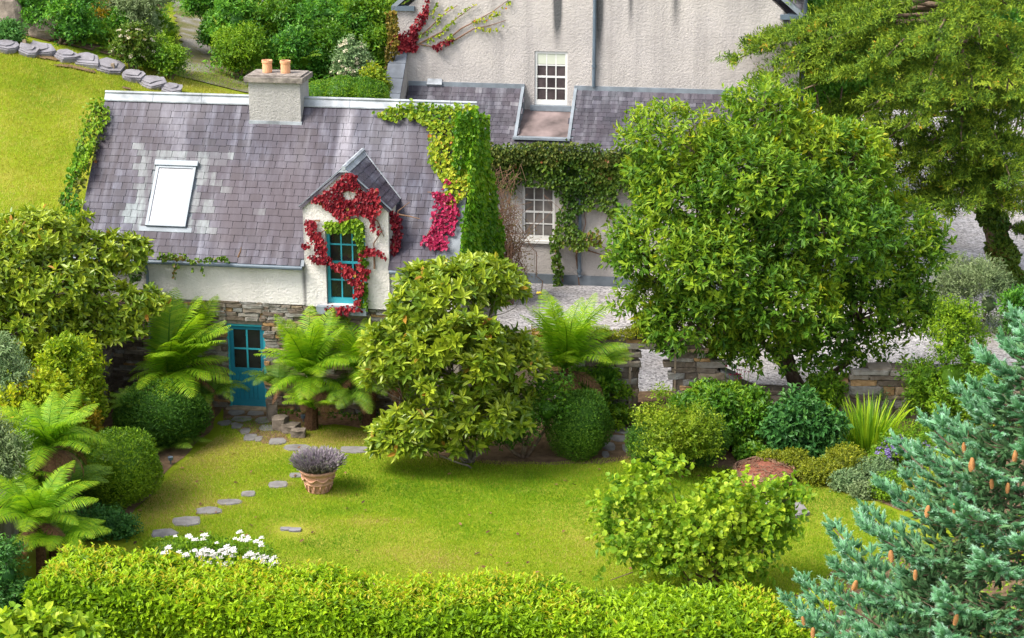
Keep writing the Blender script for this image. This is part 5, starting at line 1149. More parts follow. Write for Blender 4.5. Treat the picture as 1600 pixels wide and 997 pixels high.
ball('perennial', 'low bright leafy shrub at the foot of the broad tree', 'plant', 1285, 660, [(1290,610,30,26),(1275,640,28,18)], M['shrubgreen'], 420, .12, .055, style='sprig', k=7, slen=.2, lo=.6, core=.6, trunk=False)
ball('evergreen_shrub', 'dense green shrub with small leaves before the silvery olive', 'shrub', 1490, 668, [(1488,590,65,60,-.2),(1490,530,48,50,0),(1497,485,26,30,.1),(1450,590,42,48,-.1),(1530,600,38,45,0),(1470,640,60,36,-.4),(1520,645,46,34,-.4)], M['shrubgreen'], 2600, .085, .042, style='sprig', k=8, slen=.22, lo=.6, core=.72)
ball('olive_shrub', 'silvery green olive like shrub near the ivy clad trunk', 'shrub', 1520, 520, [(1510,440,48,36,.4),(1545,475,50,50,0),(1500,490,46,44,.2),(1560,520,40,42,-.1)], M['olive'], 1500, .13, .030, style='sprig', k=9, slen=.3, lo=.4, core=.5)
ball('evergreen_shrub', 'dark leafy shrub right of the ivy clad conifer trunk', 'shrub', 1605, 550, [(1600,490,34,50,.2),(1625,510,30,40)], M['rhodo'], 700, .13, .06, style='sprig', k=8, slen=.25, lo=.6, core=.7)
ball('grey_shrub', 'greyish twiggy shrub behind the sword leaved clump', 'shrub', 1400, 650, [(1385,615,40,24),(1420,625,45,30,.1),(1350,618,24,18,.2)], M['olive'], 620, .10, .03, style='sprig', k=8, slen=.25, lo=.4, core=.5, trunk=False)
for i, (px, py, rx, ry, mt, lb) in enumerate([(1205,722,22,15,'heath','small olive heather cushion nearest the rusty dome'), (1240,722,26,17,'heath','rounded heather cushion second from the rusty dome'), (1280,738,34,18,'heath','wide golden heather cushion at the edge of the bare soil'), (1320,722,36,24,'heath','tall yellow green heather mound below the sword leaves'), (1322,752,26,14,'grey','brownish grey low cushion at the end of the soil strip'), (1175,712,24,12,'laurel','flat bright leafed ground cover beside the laurel'), (1300,700,26,18,'shrubgreen','fresh green mound below the dark leafy clump'), (1365,735,34,18,'grey','pale grey green mound beside the purple asters'), (1392,762,34,20,'shrubgreen','leafy green mound between the asters and the lawn edge'), (1440,772,36,24,'heath','yellow green mound nearest the spruce branches'), (1350,768,22,10,'olive','thin grey tuft at the tip of the soil strip'), (1480,740,40,34,'lime','loose yellow leafed mound behind the spruce tips'), (1450,690,34,30,'shrubgreen','upright leafy clump between asters and yellow daisies')]):
    ball('border_plant', lb, 'plant', px, py + ry, [(px, py, rx, ry)], M[mt], 520 if mt != 'laurel' else 260, .055 if mt != 'laurel' else .12, .03 if mt != 'laurel' else .09, style='sprig', k=7, slen=.14, lo=.6, core=.75, trunk=False, group='low mounds along the border')
ball('ground_cover', 'low blue green foliage spreading below the round clipped shrub', 'plant', 168, 838, [(165,818,40,24),(130,822,30,24),(195,825,24,20)], M['hellebore'], 520, .09, .045, style='sprig', k=7, slen=.18, lo=.5, core=.7, trunk=False)
ball('golden_shrub', 'low dark green dome below the white flowers, behind the hedge', 'shrub', 285, 880, [(270,862,50,22),(320,868,60,22)], M['box'], 5000, .06, .026, trunk=False)
# white flowers
ball('white_flowers', 'clump of white flower heads standing just behind the hedge', 'flowers', 345, 900, [(330,872,62,26),(390,876,46,24),(300,870,40,20)], M['shrubgreen'], 620, .10, .04, style='sprig', k=6, slen=.22, lo=.5, core=.6, trunk=False, flowers=None)
fo = [o for o in bpy.data.objects if o.name == 'white_flowers'][0]; mb = MB()
for (px, py, nn, sx, sy) in [(330,868,26,26,11),(300,865,12,18,8),(385,843,9,22,8),(355,858,10,16,8),(390,870,12,26,8),(420,878,8,14,10),(275,838,1,1,1),(265,855,2,8,3),(320,836,2,5,3),(295,838,3,8,3),(308,843,4,10,4),(405,850,4,10,4),(368,833,2,8,3),(352,880,5,20,4),(257,863,2,4,3)]:
    for _ in range(nn):
        x, y = random.gauss(px, sx * .5), random.gauss(py, sy * .5); q = P(x, y, 35.0 + random.uniform(-.25, .25)); flower_heads(fo, np.array([q]), np.array([[0, -.3, .8]]), .068, M['white_petal'], np.array(fo.location))
        mb.tube([q - np.array(fo.location), [q[0] - fo.location.x + random.uniform(-.08, .08), q[1] - fo.location.y, .2]], .005, 4)
mb.build('stems', M['strap'], fo, kind='stuff')
def flower_clump(name, label, px, py_b, lobes, fm, fn, fs, leaf='shrubgreen'):
    b = B(px, py_b); o, A, LB = plant(name, label, 'flowers', b, lobes, M[leaf], 320, 'sprig', 6, .09, .035, .2, trunk=False, core=.6, lo=.5)
    X, O = shell(LB, fn * 2, lo=.95, hi=1.15); k = (O[:, 1] < .3)
    flower_heads(o, X[k][:fn], O[k][:fn], fs, fm, b)
flower_clump('purple_asters', 'purple aster flowers between the sword leaves and the blue spruce', 1412, 735, [(1405,696,30,20),(1440,702,26,18),(1385,708,24,16)], M['purple_petal'], 170, .07)
flower_clump('yellow_flowers', 'clump of yellow daisy flowers beside the upper spruce branches', 1545, 690, [(1545,652,36,26),(1575,660,24,20),(1530,665,24,18)], M['yellow_petal'], 90, .062)
q = G(1180, 600); e = empty('pink_flowers', q, label='few pink blossoms on the slumped end of the garden wall', cat='flowers')
Xf = np.array([P(1152 + random.gauss(0, 8), 582 + random.gauss(0, 6), 46.0) for _ in range(14)]); flower_heads(e, Xf, np.tile(UP, (14, 1)), .05, M['pinkred'], q)
mb = MB(); [mb.tube([x - q, x - q + [0, .1, -.5]], .006, 4) for x in Xf]; mb.build('stems', M['strap'], e)
# sword leaved clump
def strap_clump(label, px, py, n, Lm, spread, wd_=.045):
    b = B(px, py); o = empty('sword_leaf_clump', b, label=label, cat='plant'); idx = []
    for i in range(n):
        mb = MB(); a_ = random.uniform(0, 6.28); ln = Lm * random.uniform(.55, 1.1); out = random.uniform(.15, .75); hd = np.array([math.cos(a_), math.sin(a_), 0]); sd_ = np.array([-hd[1], hd[0], 0]); root = hd * random.uniform(0, spread); vs = []
        k = 6
        for j in range(k + 1):
            t = j / k; p = root + hd * ln * out * t + UP * ln * (t - .55 * out * t**2.6) * .95; w = wd_ * (1 - t**2.2) * .5 + .002; vs += [p - sd_*w, p + sd_*w + hd*.004]
        mb.add(vs, [(2*j, 2*j+1, 2*j+3, 2*j+2) for j in range(k)], random.random()); mb.build('leaf', M['strap'], o)
strap_clump('tall clump of sword shaped leaves in the border below the wall', 1355, 705, 230, 1.5, .6, .055)
strap_clump('small fan of narrow leaves beside the purple asters', 1415, 700, 50, .8, .25, .03)
# climber pouring over the retaining wall
LC = [(125,575,40,40,.2),(95,610,46,44,0),(60,625,44,38,-.3),(130,630,30,44,.3),(35,650,40,36,-.6),(105,670,44,40,-.2),(15,620,34,40,-.4),(100,555,44,24,.7),(142,690,20,44,.1),(140,610,22,40,.6),(60,680,40,36,-.3),(20,690,34,36,-.6)]
plant('climber', 'golden green climber pouring over the retaining wall beside the magnolia', 'climber', np.array([-10.2, 43.6, 0]), [(a, b, c, d, max(39.2, 9.85*FPX*CP/((800 - a)*1.005)) - 43.6 + .25*e) for a, b, c, d, e in LC], M['climber'], 2400, 'sprig', 8, .12, .062, .25, trunk=False, core=.7, lo=.7, clump='auto')
ball('flowering_shrub', 'cream flowered shrub hanging above the front tree fern', 'shrub', 130, 745, [(135,668,24,36,.3),(118,690,20,30,0),(142,690,16,26,.2)], M['golden'], 420, .08, .04, style='sprig', k=7, slen=.2, lo=.5, core=.6, flowers=(40, M['cream_petal'], .04, 'flower_head'))
ball('grey_shrub', 'grey green feathery shrub at the left edge above the fern', 'shrub', 5, 640, [(12,590,30,44,.2),(0,640,28,40,0)], M['grey'], 700, .10, .03, style='sprig', k=8, slen=.3, lo=.4, core=.6, z=42.6)
ball('grey_shrub', 'olive green twiggy shrub at the left edge beside the fern trunk', 'shrub', 10, 790, [(8,725,28,55,0),(-15,700,30,60,0),(25,690,22,40,-.2)], M['olive'], 900, .09, .026, style='sprig', k=8, slen=.3, lo=.4, core=.6, z=37.3)
ball('evergreen_shrub', 'dark leafy shrub in the left corner beyond the hedge end', 'shrub', 10, 940, [(12,900,40,55,0),(-10,960,50,50,0),(30,960,40,40,.2)], M['hellebore'], 900, .10, .05, style='sprig', k=8, slen=.22, lo=.6, core=.7, z=35.2)
ball('leafy_plant', 'bright wide leaves poking up in the bottom corner before the hedge', 'plant', 60, 1020, [(40,992,50,28,0),(110,1000,45,24,0),(80,978,22,14,0),(20,972,22,12,0),(145,990,18,12,0)], M['round'], 200, .17, .15, style='sprig', k=5, slen=.22, shape='round', lo=.6, core=.6, trunk=False, z=31.0, leaf_parts=120)
# ------------------------------------------------------------------ planting at the top of the picture
def top(name, label, px, pyb, lobes, mat, n, L=.12, W=.055, **k):
    kw = dict(style='sprig', k=8, slen=.28, lo=.6, core=.72, z=None); kw.update(k); return ball(name, label, 'shrub', px, pyb, lobes, M[mat], n, L, W, **kw)
top('ivy_bush', 'dark ivy covered bush above the edging stones at the top of the bank', 95, 70, [(105,25,55,38,.5),(60,20,40,34,.8),(125,45,34,26,0),(90,0,60,30,1)], 'rhodo', 1500)
top('golden_shrub', 'small rounded golden brown shrub among the green bushes', 158, 58, [(158,33,17,19,0),(160,22,12,12,0)], 'golden', 420, .09, .03)
top('willowy_shrub', 'tall willowy grey green shrub left of the gravel path', 215, 75, [(205,20,50,42,.6),(185,10,30,40,.8),(240,30,24,36,.2),(215,-20,50,40,1)], 'olive', 1500, .14, .035)
top('hydrangea', 'pale pink hydrangea bush on a thin trunk beside the path', 208, 112, [(212,66,28,26,0),(195,72,18,18,0),(228,72,22,20,.1),(210,90,30,14,.1)], 'ivy', 620, .11, .05, flowers=(70, M['cream_petal'], .085, 'flower_head'))
top('round_shrub', 'rounded green shrub tied to a stake at the foot of the path', 268, 126, [(270,98,22,26,0),(255,104,16,18,0)], 'laurel', 520, .09, .04)
top('path_shrub', 'fresh green shrub leaning over the path', 240, 112, [(238,100,22,18,.1),(250,80,18,24,.3)], 'shrubgreen', 420, .10, .045)
top('small_cordyline', 'dark blue green shrub at the far end of the edging stones', 16, 66, [(15,54,22,14,0)], 'hellebore', 300, .10, .05)
for i, (px, py, rx, ry, dy, mt, lb) in enumerate([(372,32,40,42,1.0,'rhodo','dark shrub with pale stems where the path bends'), (318,2,26,20,3.5,'rhodo','shadowy shrub at the top of the path'), (430,30,55,45,1.4,'laurel','tall leafy shrub with white buds behind the round bush'), (500,45,55,48,.8,'rhodo','broad dark rhododendron in the middle of the bank'), (575,30,48,50,1.2,'laurel','leafy green shrub against the house corner'), (480,95,40,30,0,'rhodo','dark shrub above the clipped low hedge'), (590,85,26,40,.3,'laurel','bright shrub between the dark bushes and the rusty creeper'), (545,5,50,36,2.4,'rhodo','tall rhododendron at the top edge beside the house'), (450,-10,60,36,2.8,'shrubgreen','tall bright shrub at the top edge of the bank')]):
    top('rhododendron', lb, px, py + ry + 8, [(px, py, rx, ry, 0), (px - rx*.5, py + ry*.4, rx*.6, ry*.6, -.2), (px + rx*.5, py + ry*.3, rx*.6, ry*.6, -.1), (px + rx*.2, py - ry*.5, rx*.6, ry*.5, .2)], mt, 1000, .13, .055, z=61.0 + dy, flowers=(16, M['white_petal'], .06, 'flower_head') if i in (2, 5) else None)
top('round_shrub', 'rounded yellow green shrub beside the gravel path', 378, 116, [(378,82,42,36,0),(405,92,26,26,0),(355,90,22,26,0)], 'shrubgreen', 1500, .085, .042, z=60.3)
top('hydrangea', 'faded brown and white hydrangea above the clipped low hedge', 550, 122, [(548,92,24,28,0),(560,105,22,18,0),(540,110,20,14,0)], 'grey', 420, .10, .05, z=59.6, flowers=(70, M['cream_petal'], .09, 'flower_head'))
top('clipped_hedge', 'low clipped green hedge behind the cottage chimney', 530, 168, [(500,150,34,20,0),(535,146,40,22,0),(570,148,34,22,0),(485,155,26,16,0)], 'laurel', 14000, .07, .03, style='scatter', lo=.86, core=.86, z=57.6, trunk=False)
top('yellow_shrub', 'yellow leaved shrub against the parapet of the house', 588, 165, [(588,140,18,24,0),(582,122,12,14,0)], 'ivygold', 420, .11, .06, z=58.2)
def tangle():
    c0 = P(765, 440, 56.5); c0[2] = 0; mb = MB()
    o = empty('bramble_tangle', c0, label='brown tangle of bare arching stems beside the cottage gable ivy', cat='shrub')
    for i in range(150):
        e = P(random.gauss(775, 22), random.uniform(262, 440), 56.5 + random.uniform(-1.2, .6)); b0 = np.array([random.gauss(0, .5), random.gauss(0, .4), 0]); e_ = e - c0; k = 8; pts = []
        for j in range(k + 1):
            t = j / k; q = b0 + (e_ - b0) * t + np.array([.3 * math.sin(3 * t + i), 0, .5 * math.sin(math.pi * t) * random.uniform(.2, 1)]); pts.append(q + rng.normal(size=3) * .05)
        mb.tube(pts, [.016 * (1 - .7 * j / k) for j in range(k + 1)], 4)
        for _ in range(3):
            a = pts[random.randint(3, k)]; mb.tube([a, a + rng.normal(size=3) * .25, a + rng.normal(size=3) * .4], .006, 3)
    mb.build('stems', M['twig'], o, kind='stuff')
tangle()
def wall_top(label, px0, px1, mat, n, hgt_, L, W, name='wall_grass'):
    c = GW.world(GW.hit((px0 + px1) / 2, 525)[0], .25, 0); u0, u1 = GW.hit(px0, 525)[0], GW.hit(px1, 525)[0]; c[2] = topf(GW.hit((px0 + px1) / 2, 525)[0]) - .05
    o = empty(name, c, label=label, cat='plant'); uu = rng.uniform(u0, u1, n); X = np.array([GW.world(u, v, topf(u) - .05) for u, v in zip(uu, rng.uniform(-.05, .5, n))])
    D = nrm(UP + rng.normal(size=(n, 3)) * .45); h = hgt_ * rng.uniform(.4, 1.2, n) * (.7 + .4 * np.sin(uu * 4)); A = leaf_arr(X, D, nrm(rng.normal(size=(n, 3))), h, W, rng.random(n)); m = n * 3
    i = rng.integers(0, n, m); A2 = leaf_arr(X[i] + D[i] * (h[i] * rng.random(m))[:, None], nrm(rng.normal(size=(m, 3)) + UP * .4), nrm(rng.normal(size=(m, 3)) + UP), L, L * .5, rng.random(m))
    link('foliage', leaf_mesh('foliage', cat(A, A2), 'diamond', org=c), M[mat], o, kind='stuff')
wall_top('yellowing grass and weeds on top of the garden wall beside the fern', 935, 1000, 'heath', 700, .36, .06, .012)
wall_top('green weeds trailing over the lintel on top of the garden wall', 1000, 1062, 'shrubgreen', 500, .30, .09, .012)
wall_top('low weeds on top of the garden wall behind the tree fern', 830, 935, 'golden', 500, .25, .06, .012)
q = P(842, 500, 46.3); q[2] = 0; yp = empty('yellow_poppy', q, label='single yellow poppy on a tall stem against the pale gravel', cat='flower'); hp = P(842, 458, 46.3)
MB().tube([(0, 0, 0), (.05, 0, 1.5), tuple(hp - q)], .008, 4).build('stem', M['strap'], yp); flower_heads(yp, np.array([hp]), np.array([[0, -.4, .6]]), .10, M['yellow_petal'], q)
ball('twiggy_shrub', 'tangle of brown bare twigs between the cottage gable and the house window', 'shrub', 780, 455, [(775,330,34,50,-.5),(765,380,36,44,-.8),(800,380,32,40,-.3),(760,290,18,30,-.3),(805,420,32,34,-.4)], M['ivyrust'], 420, .08, .03, style='sprig', k=4, slen=.35, lo=.3, core=None, tr=.035, tmat='twig', z=57.0)
# far trees beyond the yard
for i, (px, py, rx, ry, Y, mt, lb) in enumerate([(1290,60,60,70,68,'rhodo','dark tree behind the house corner, glimpsed through the conifer'), (1400,20,80,80,72,'shrubgreen','pale green tree behind the conifer crown'), (1500,40,80,60,76,'rhodo','dark tree far behind the conifer trunk'), (1590,20,70,60,78,'laurel','green tree far behind the conifer at the picture edge'), (1260,90,16,30,66,'shrubgreen','bright shrub beside the house corner downpipe'), (1330,120,50,60,70,'rhodo','dark bush low behind the conifer')]):
    b = P(px, py + ry, Y); b[2] = float(hgt(b[0], b[1])); plant('background_tree', lb, 'tree', b, [(px, py, rx, ry), (px-rx*.5, py+ry*.4, rx*.7, ry*.6), (px+rx*.5, py+ry*.3, rx*.7, ry*.6)], M[mt], 1200, 'sprig', 8, .20, .09, .4, core=.75, group='trees beyond the yard')
q = B(15, 55); rk = empty('rock_outcrop', q, label='weathered brown rock face above the edging stones, topped with ivy', cat='rock')
me = core_mesh([(P(12, 35, q[1] + .8), np.array([.55, .5, .85])), (P(70, 48, q[1] + .9), np.array([.6, .5, .4])), (P(40, 45, q[1]+1.0), np.array([.5, .5, .6]))], 1.0, q, 'rock_face'); link('rock_face', me, M['rock'], rk)

# ------------------------------------------------------------------ tree ferns and ground ferns
_fr = {}
def frond_mesh(mat, j, a0, a1, wide=.25, pairs=40):
    key = (mat.name, j, a0, a1, wide)
    if key in _fr: return _fr[key]
    g = np.random.default_rng(j + 50); n = 40; th = a0 + (a1 - a0) * (np.linspace(0, 1, n) ** 1.25); ds = 1 / (n - 1)
    cx = np.concatenate([[0], np.cumsum(np.cos(th[:-1]) * ds)]); cz = np.concatenate([[0], np.cumsum(np.sin(th[:-1]) * ds)]); cy = .06 * g.normal() * np.linspace(0, 1, n) ** 2
    C = np.stack([cx, cy, cz], 1); V, F, Rn = [], [], []
    for i in range(pairs):
        t = .12 + .88 * (i + .5) / pairs; q = t * (n - 1); k = min(int(q), n - 2); c = C[k] + (C[k+1] - C[k]) * (q - k); tg = nrm(C[k+1] - C[k]); up = np.array([-tg[2], 0, tg[0]])
        pl = wide * min(1, (t - .04) / .25) ** .7 * (1 - t ** 3.2) ** .8 + .012
        for sd in (-1, 1):
            s_ = np.array([0, sd, 0]); d = nrm(s_ + tg * (.28 + .35 * t) + g.normal(size=3) * .05); w = .0185 * (1 - .45 * t) ; f_ = tg * w
            dr = -up * pl * .18 - np.array([0, 0, 1]) * pl * .12; b = len(V)
            V += [c - f_*.45, c + f_*.45, c + d*pl*.55 + f_*.55 + dr*.35 + up*.004, c + d*pl*.55 - f_*.55 + dr*.35 + up*.004, c + d*pl + dr]
            fs = [(b, b+1, b+2, b+3), (b+3, b+2, b+4)]; F += fs if sd < 0 else [tuple(reversed(x)) for x in fs]
            r = float(np.clip(.35 + .4 * t + g.normal() * .13, 0, 1)); Rn += [r] * 5
    mb = MB(); mb.v = [tuple(v) for v in V]; mb.f = F; mb.r = Rn
    mb.tube([C[k] for k in range(0, n, 5)], [.010 * (1 - .8 * k / n) for k in range(0, n, 5)], 4, rnd=.1)
    me = mb.mesh('frond'); me.materials.append(mat); _fr[key] = me; return me
def fern(name, label, px, py, Y, fronds, Lf, mat='frond', trunk=0.0, dead=0, group=None, face=None):
    """px, py, Y: the crown; fronds: list of (azimuth deg, start elevation deg, end elevation deg, length factor)"""
    c = P(px, py, Y); zb = float(hgt(c[0], c[1])); o = empty(name, (c[0], c[1], zb), label=label, cat='fern', group=group); h = c[2] - zb
    if trunk: MB().tube([(0, 0, 0), (.03, 0, h * .5), (0, 0, h)], [trunk * 1.15, trunk, trunk * .9], 9).build('trunk', M['fernbark'], o)
    for i, (az, e0, e1, k) in enumerate(fronds + [(a + random.uniform(8, 20), min(86, b + 8), c + 14, d * .85) for a, b, c, d in fronds[::2]]):
        me = frond_mesh(M[mat], i % 5, round(R(e0), 1), round(R(e1), 1)); q = link('frond', me, None, o, (0, 0, h)); s_ = Lf * 1.12 * k * random.uniform(.94, 1.06)
        q.scale = (s_, s_, s_); q.rotation_euler = (random.gauss(0, .12), 0, R(az))
    for i in range(int(dead * 1.6)):
        me = frond_mesh(M['frond_dead'], i % 3, .4, -1.4, .2); q = link('dead_frond', me, None, o, (0, 0, h - .05)); s_ = Lf * random.uniform(.65, .95); q.scale = (s_, s_, s_); q.rotation_euler = (random.gauss(0, .2), random.uniform(0, .5), random.uniform(0, 6.28) if face is None else R(random.gauss(face, 50)))
    return o
def ring(n, e0, e1, k0=.9, k1=1.1, a0=0, sw=360): return [(a0 + sw * i / n + random.uniform(-9, 9), e0 + random.uniform(-8, 8), e1 + random.uniform(-10, 10), random.uniform(k0, k1)) for i in range(n)]
fern('tree_fern', 'biggest tree fern, fanning out left of the teal door', 264, 590, 45.7, ring(11, 64, 5, a0=-95, sw=215) + ring(6, 34, -35, .8, 1, a0=-100, sw=120) + ring(7, 80, 35, .9, 1.15, a0=-30, sw=150) + ring(3, 45, -50, .5, .6, a0=150, sw=100), 1.92, trunk=.15, dead=9, face=-60)
fern('tree_fern', 'tree fern with upright fronds behind the biggest one, against the stone wall', 306, 560, 46.9, ring(7, 84, 55, .85, 1.1) + ring(7, 66, 0, .7, .9), 1.5, trunk=.13, dead=3)
fern('tree_fern', 'tall tree fern right of the teal door below the dormer sill', 484, 592, 45.5, ring(12, 80, 38, .95, 1.15) + ring(9, 55, -15) + ring(5, 28, -50, .6, .8, a0=200, sw=140), 1.5, trunk=.15, dead=6, face=-70)
fern('tree_fern', 'tree fern partly hidden by the lawn magnolia beside the cottage', 575, 585, 45.8, ring(9, 72, 15) + ring(8, 44, -25), 1.6, trunk=.15, dead=6, face=-90)
fern('tree_fern', 'tree fern beside the stone doorway wall behind the lawn magnolia', 882, 578, 45.2, ring(12, 78, 35, .95, 1.15) + ring(8, 50, -20), 1.6, trunk=.11, dead=3, face=-60)
fern('tree_fern', 'tree fern at the front left with a bare dark trunk', 76, 700, 37.9, ring(11, 66, 0) + ring(8, 38, -40) , 1.2, trunk=.13, dead=5, face=-40)
fern('tree_fern', 'low spreading tree fern nearest the end of the hedge', 58, 815, 36.4, ring(13, 48, -20, .9, 1.15) + ring(7, 70, 10), 1.25, trunk=.10, dead=3, face=-60)
fern('ground_fern', 'feathery dark fern in front of the clipped dome shrub', 262, 700, 44.2, ring(13, 68, 10) + ring(8, 40, -20), .95, mat='frond_dark')
fern('ground_fern', 'shaded fern drooping against the door side of the cottage wall', 435, 605, 45.9, ring(9, 55, -40), .95, mat='frond_dark')
fern('ground_fern', 'bright low fern on the bark mound below the tall tree fern', 492, 640, 45.0, ring(11, 55, -15), .95)
fern('ground_fern', 'dull green fern with hanging fronds beside the bark mound', 545, 625, 45.2, ring(12, 55, -55), 1.15, mat='frond_dark')
fern('ground_fern', 'single bright fern below the wall left of the doorway', 935, 572, 45.5, ring(5, 40, -10, a0=-50, sw=120), .85)
fern('ground_fern', 'shaded fern below the biggest tree fern beside the door', 330, 622, 45.6, ring(9, 50, -60), 1.0, mat='frond_dark')
fern('ground_fern', 'yellow green fern low in the bushes above the edging stones', 118, 84, 60.2, ring(11, 55, -25), 1.0)
fern('ground_fern', 'second fern in the bushes above the edging stones, farther along', 150, 90, 60.0, ring(10, 55, -25), .95)
fern('ground_fern', 'small fern beside the pink hydrangea trunk', 183, 100, 60.0, ring(8, 50, -20), .7)
fern('ground_fern', 'bright fern standing at the path edge beside the hydrangea', 252, 78, 62.5, ring(9, 72, 20), .9)
fern('tree_fern', 'small yellow green fern on a short trunk at the corner above the rock', 44, 42, 60.6, ring(9, 62, 0), .75, trunk=.06)
fern('ground_fern', 'fern spilling over the low hedge behind the chimney', 472, 112, 60.5, ring(9, 62, -20), 1.1, mat='frond_dark')

fern('ground_fern', 'lush fern filling the left edge behind the lowest tree fern', 12, 770, 37.6, ring(12, 60, -10), 1.2)
fern('ground_fern', 'arching fern between the two left tree ferns and the round clipped shrub', 112, 772, 38.4, ring(11, 60, -20), .95, mat='frond_dark')
fern('ground_fern', 'pale fern drooping over the bed edge beside the hedge end', 95, 850, 36.2, ring(12, 50, -35), .95)
fern('ground_fern', 'dim fern under the climber at the left edge of the garden', 40, 730, 38.6, ring(10, 58, -20), 1.0, mat='frond_dark')
fern('ground_fern', 'small fern at the foot of the retaining wall beside the clipped dome', 205, 640, 44.4, ring(9, 60, -20), .7, mat='frond_dark')
ball('evergreen_shrub', 'tangled green shrub at the foot of the climber behind the left ferns', 'shrub', 95, 760, [(85,725,40,30,0),(120,705,28,26,.2),(50,740,30,30,-.1)], M['laurel'], 620, .10, .045, style='sprig', k=8, slen=.22, lo=.5, core=.6, z=39.6)
ball('olive_shrub', 'feathery olive shrub at the left picture edge above the climber', 'shrub', 15, 640, [(20,600,34,36,0),(-5,560,30,30,0)], M['grey'], 620, .11, .03, style='sprig', k=8, slen=.3, lo=.4, core=.6, z=39.4)
n = 70; X = rng.uniform(-9, 6, n * 3); Y = rng.uniform(36, 46, n * 3); k = inpoly(lawn_px, X, Y); X, Y = X[k][:n], Y[k][:n]
link('fallen_leaves', leaf_mesh('fallen_leaves', leaf_arr(np.stack([X, Y, np.full(len(X), .05)], 1), nrm(rng.normal(size=(len(X), 3)) * [1, 1, .2]), nrm(rng.normal(size=(len(X), 3)) * .3 + UP), rng.uniform(.07, .14, len(X)), .06, rng.random(len(X))), 'oval'), M['frond_dead'], kind='stuff')
# undergrowth: the leaf litter level of the beds
def undergrowth(name, poly, n, L, W, mat, h, z=None):
    p = np.array([q[:2] for q in poly]); lo, hi = p.min(0), p.max(0); X = rng.uniform(lo[0], hi[0], n * 2); Y = rng.uniform(lo[1], hi[1], n * 2); k = inpoly(p, X, Y); X, Y = X[k][:n], Y[k][:n]
    g = waves(np.stack([X, Y, X*0], 1), 1.1, 91); k = g > -.75; X, Y, g = X[k], Y[k], g[k]; Z = hgt(X, Y) + (.03 + h * np.clip(.5 + .5*g, .1, 1.3)) * rng.random(len(X)); C = np.stack([X, Y, Z], 1)
    A = scatter(C, np.tile(UP, (len(X), 1)), L, W, jit=.9); link(name, leaf_mesh(name, A, 'diamond'), mat, kind='stuff')
undergrowth('undergrowth', [(-24,58.6),(-15.3,59.1),(-10.5,59.6),(-10.9,64),(-12.2,70),(-13.2,80),(-24,80)], 15000, .16, .075, M['rhodo'], .55)
undergrowth('undergrowth', [(-9.3,59.8),(-4.2,59.8),(-4.0,88),(-11,88),(-11,72),(-9.6,65)], 14000, .16, .075, M['rhodo'], .7)
undergrowth('ground_cover_leaves', [G(*q) for q in [(1180,700),(1300,690),(1420,690),(1500,700),(1500,790),(1400,782),(1330,762),(1250,738),(1190,728)]], 3500, .11, .06, M['shrubgreen'], .22)
undergrowth('ground_cover_leaves', [G(*q) for q in [(60,850),(150,835),(190,800),(225,765),(250,735),(215,690),(100,700)]], 3200, .10, .05, M['hellebore'], .25)
undergrowth('ground_cover_leaves', [G(*q) for q in [(1190,962),(1340,890),(1440,868),(1800,888),(1800,1100),(1300,1100)]], 5000, .11, .05, M['shrubgreen'], .3)
undergrowth('ground_cover_leaves', [G(*q) for q in [(430,655),(520,655),(600,668),(640,694),(600,640),(430,636)]], 900, .10, .045, M['frond_dark'], .12)
for i, (px, py, rx, ry, dy, mt, lb) in enumerate([(140,60,32,24,60.6,'laurel','leafy shrub hanging over the middle edging stones'), (182,52,26,30,61.5,'rhodo','dark shrub between the golden bush and the hydrangea'), (235,52,30,30,63.5,'laurel','leafy shrub filling the gap beside the willowy bush'), (75,70,26,16,60.4,'shrubgreen','low green shrub beside the rock face'), (415,62,36,36,62.0,'laurel','leafy bush between the round bush and the tall dark ones'), (455,78,34,30,60.6,'rhodo','dark bush directly behind the chimney pots'), (520,70,36,34,61.0,'laurel','mid green bush in the gap above the clipped low hedge'), (340,48,22,26,63.0,'rhodo','small dark bush at the bend of the path'), (560,50,34,36,62.0,'rhodo','dark bush filling the gap near the house corner'), (395,5,40,26,64.0,'rhodo','dark bush along the top edge beyond the path')]):
    top('bank_shrub', lb, px, py + ry + 6, [(px, py, rx, ry, 0), (px - rx*.5, py + ry*.4, rx*.6, ry*.6, -.2), (px + rx*.5, py + ry*.3, rx*.6, ry*.6, -.1)], mt, 900, .13, .055, z=dy)
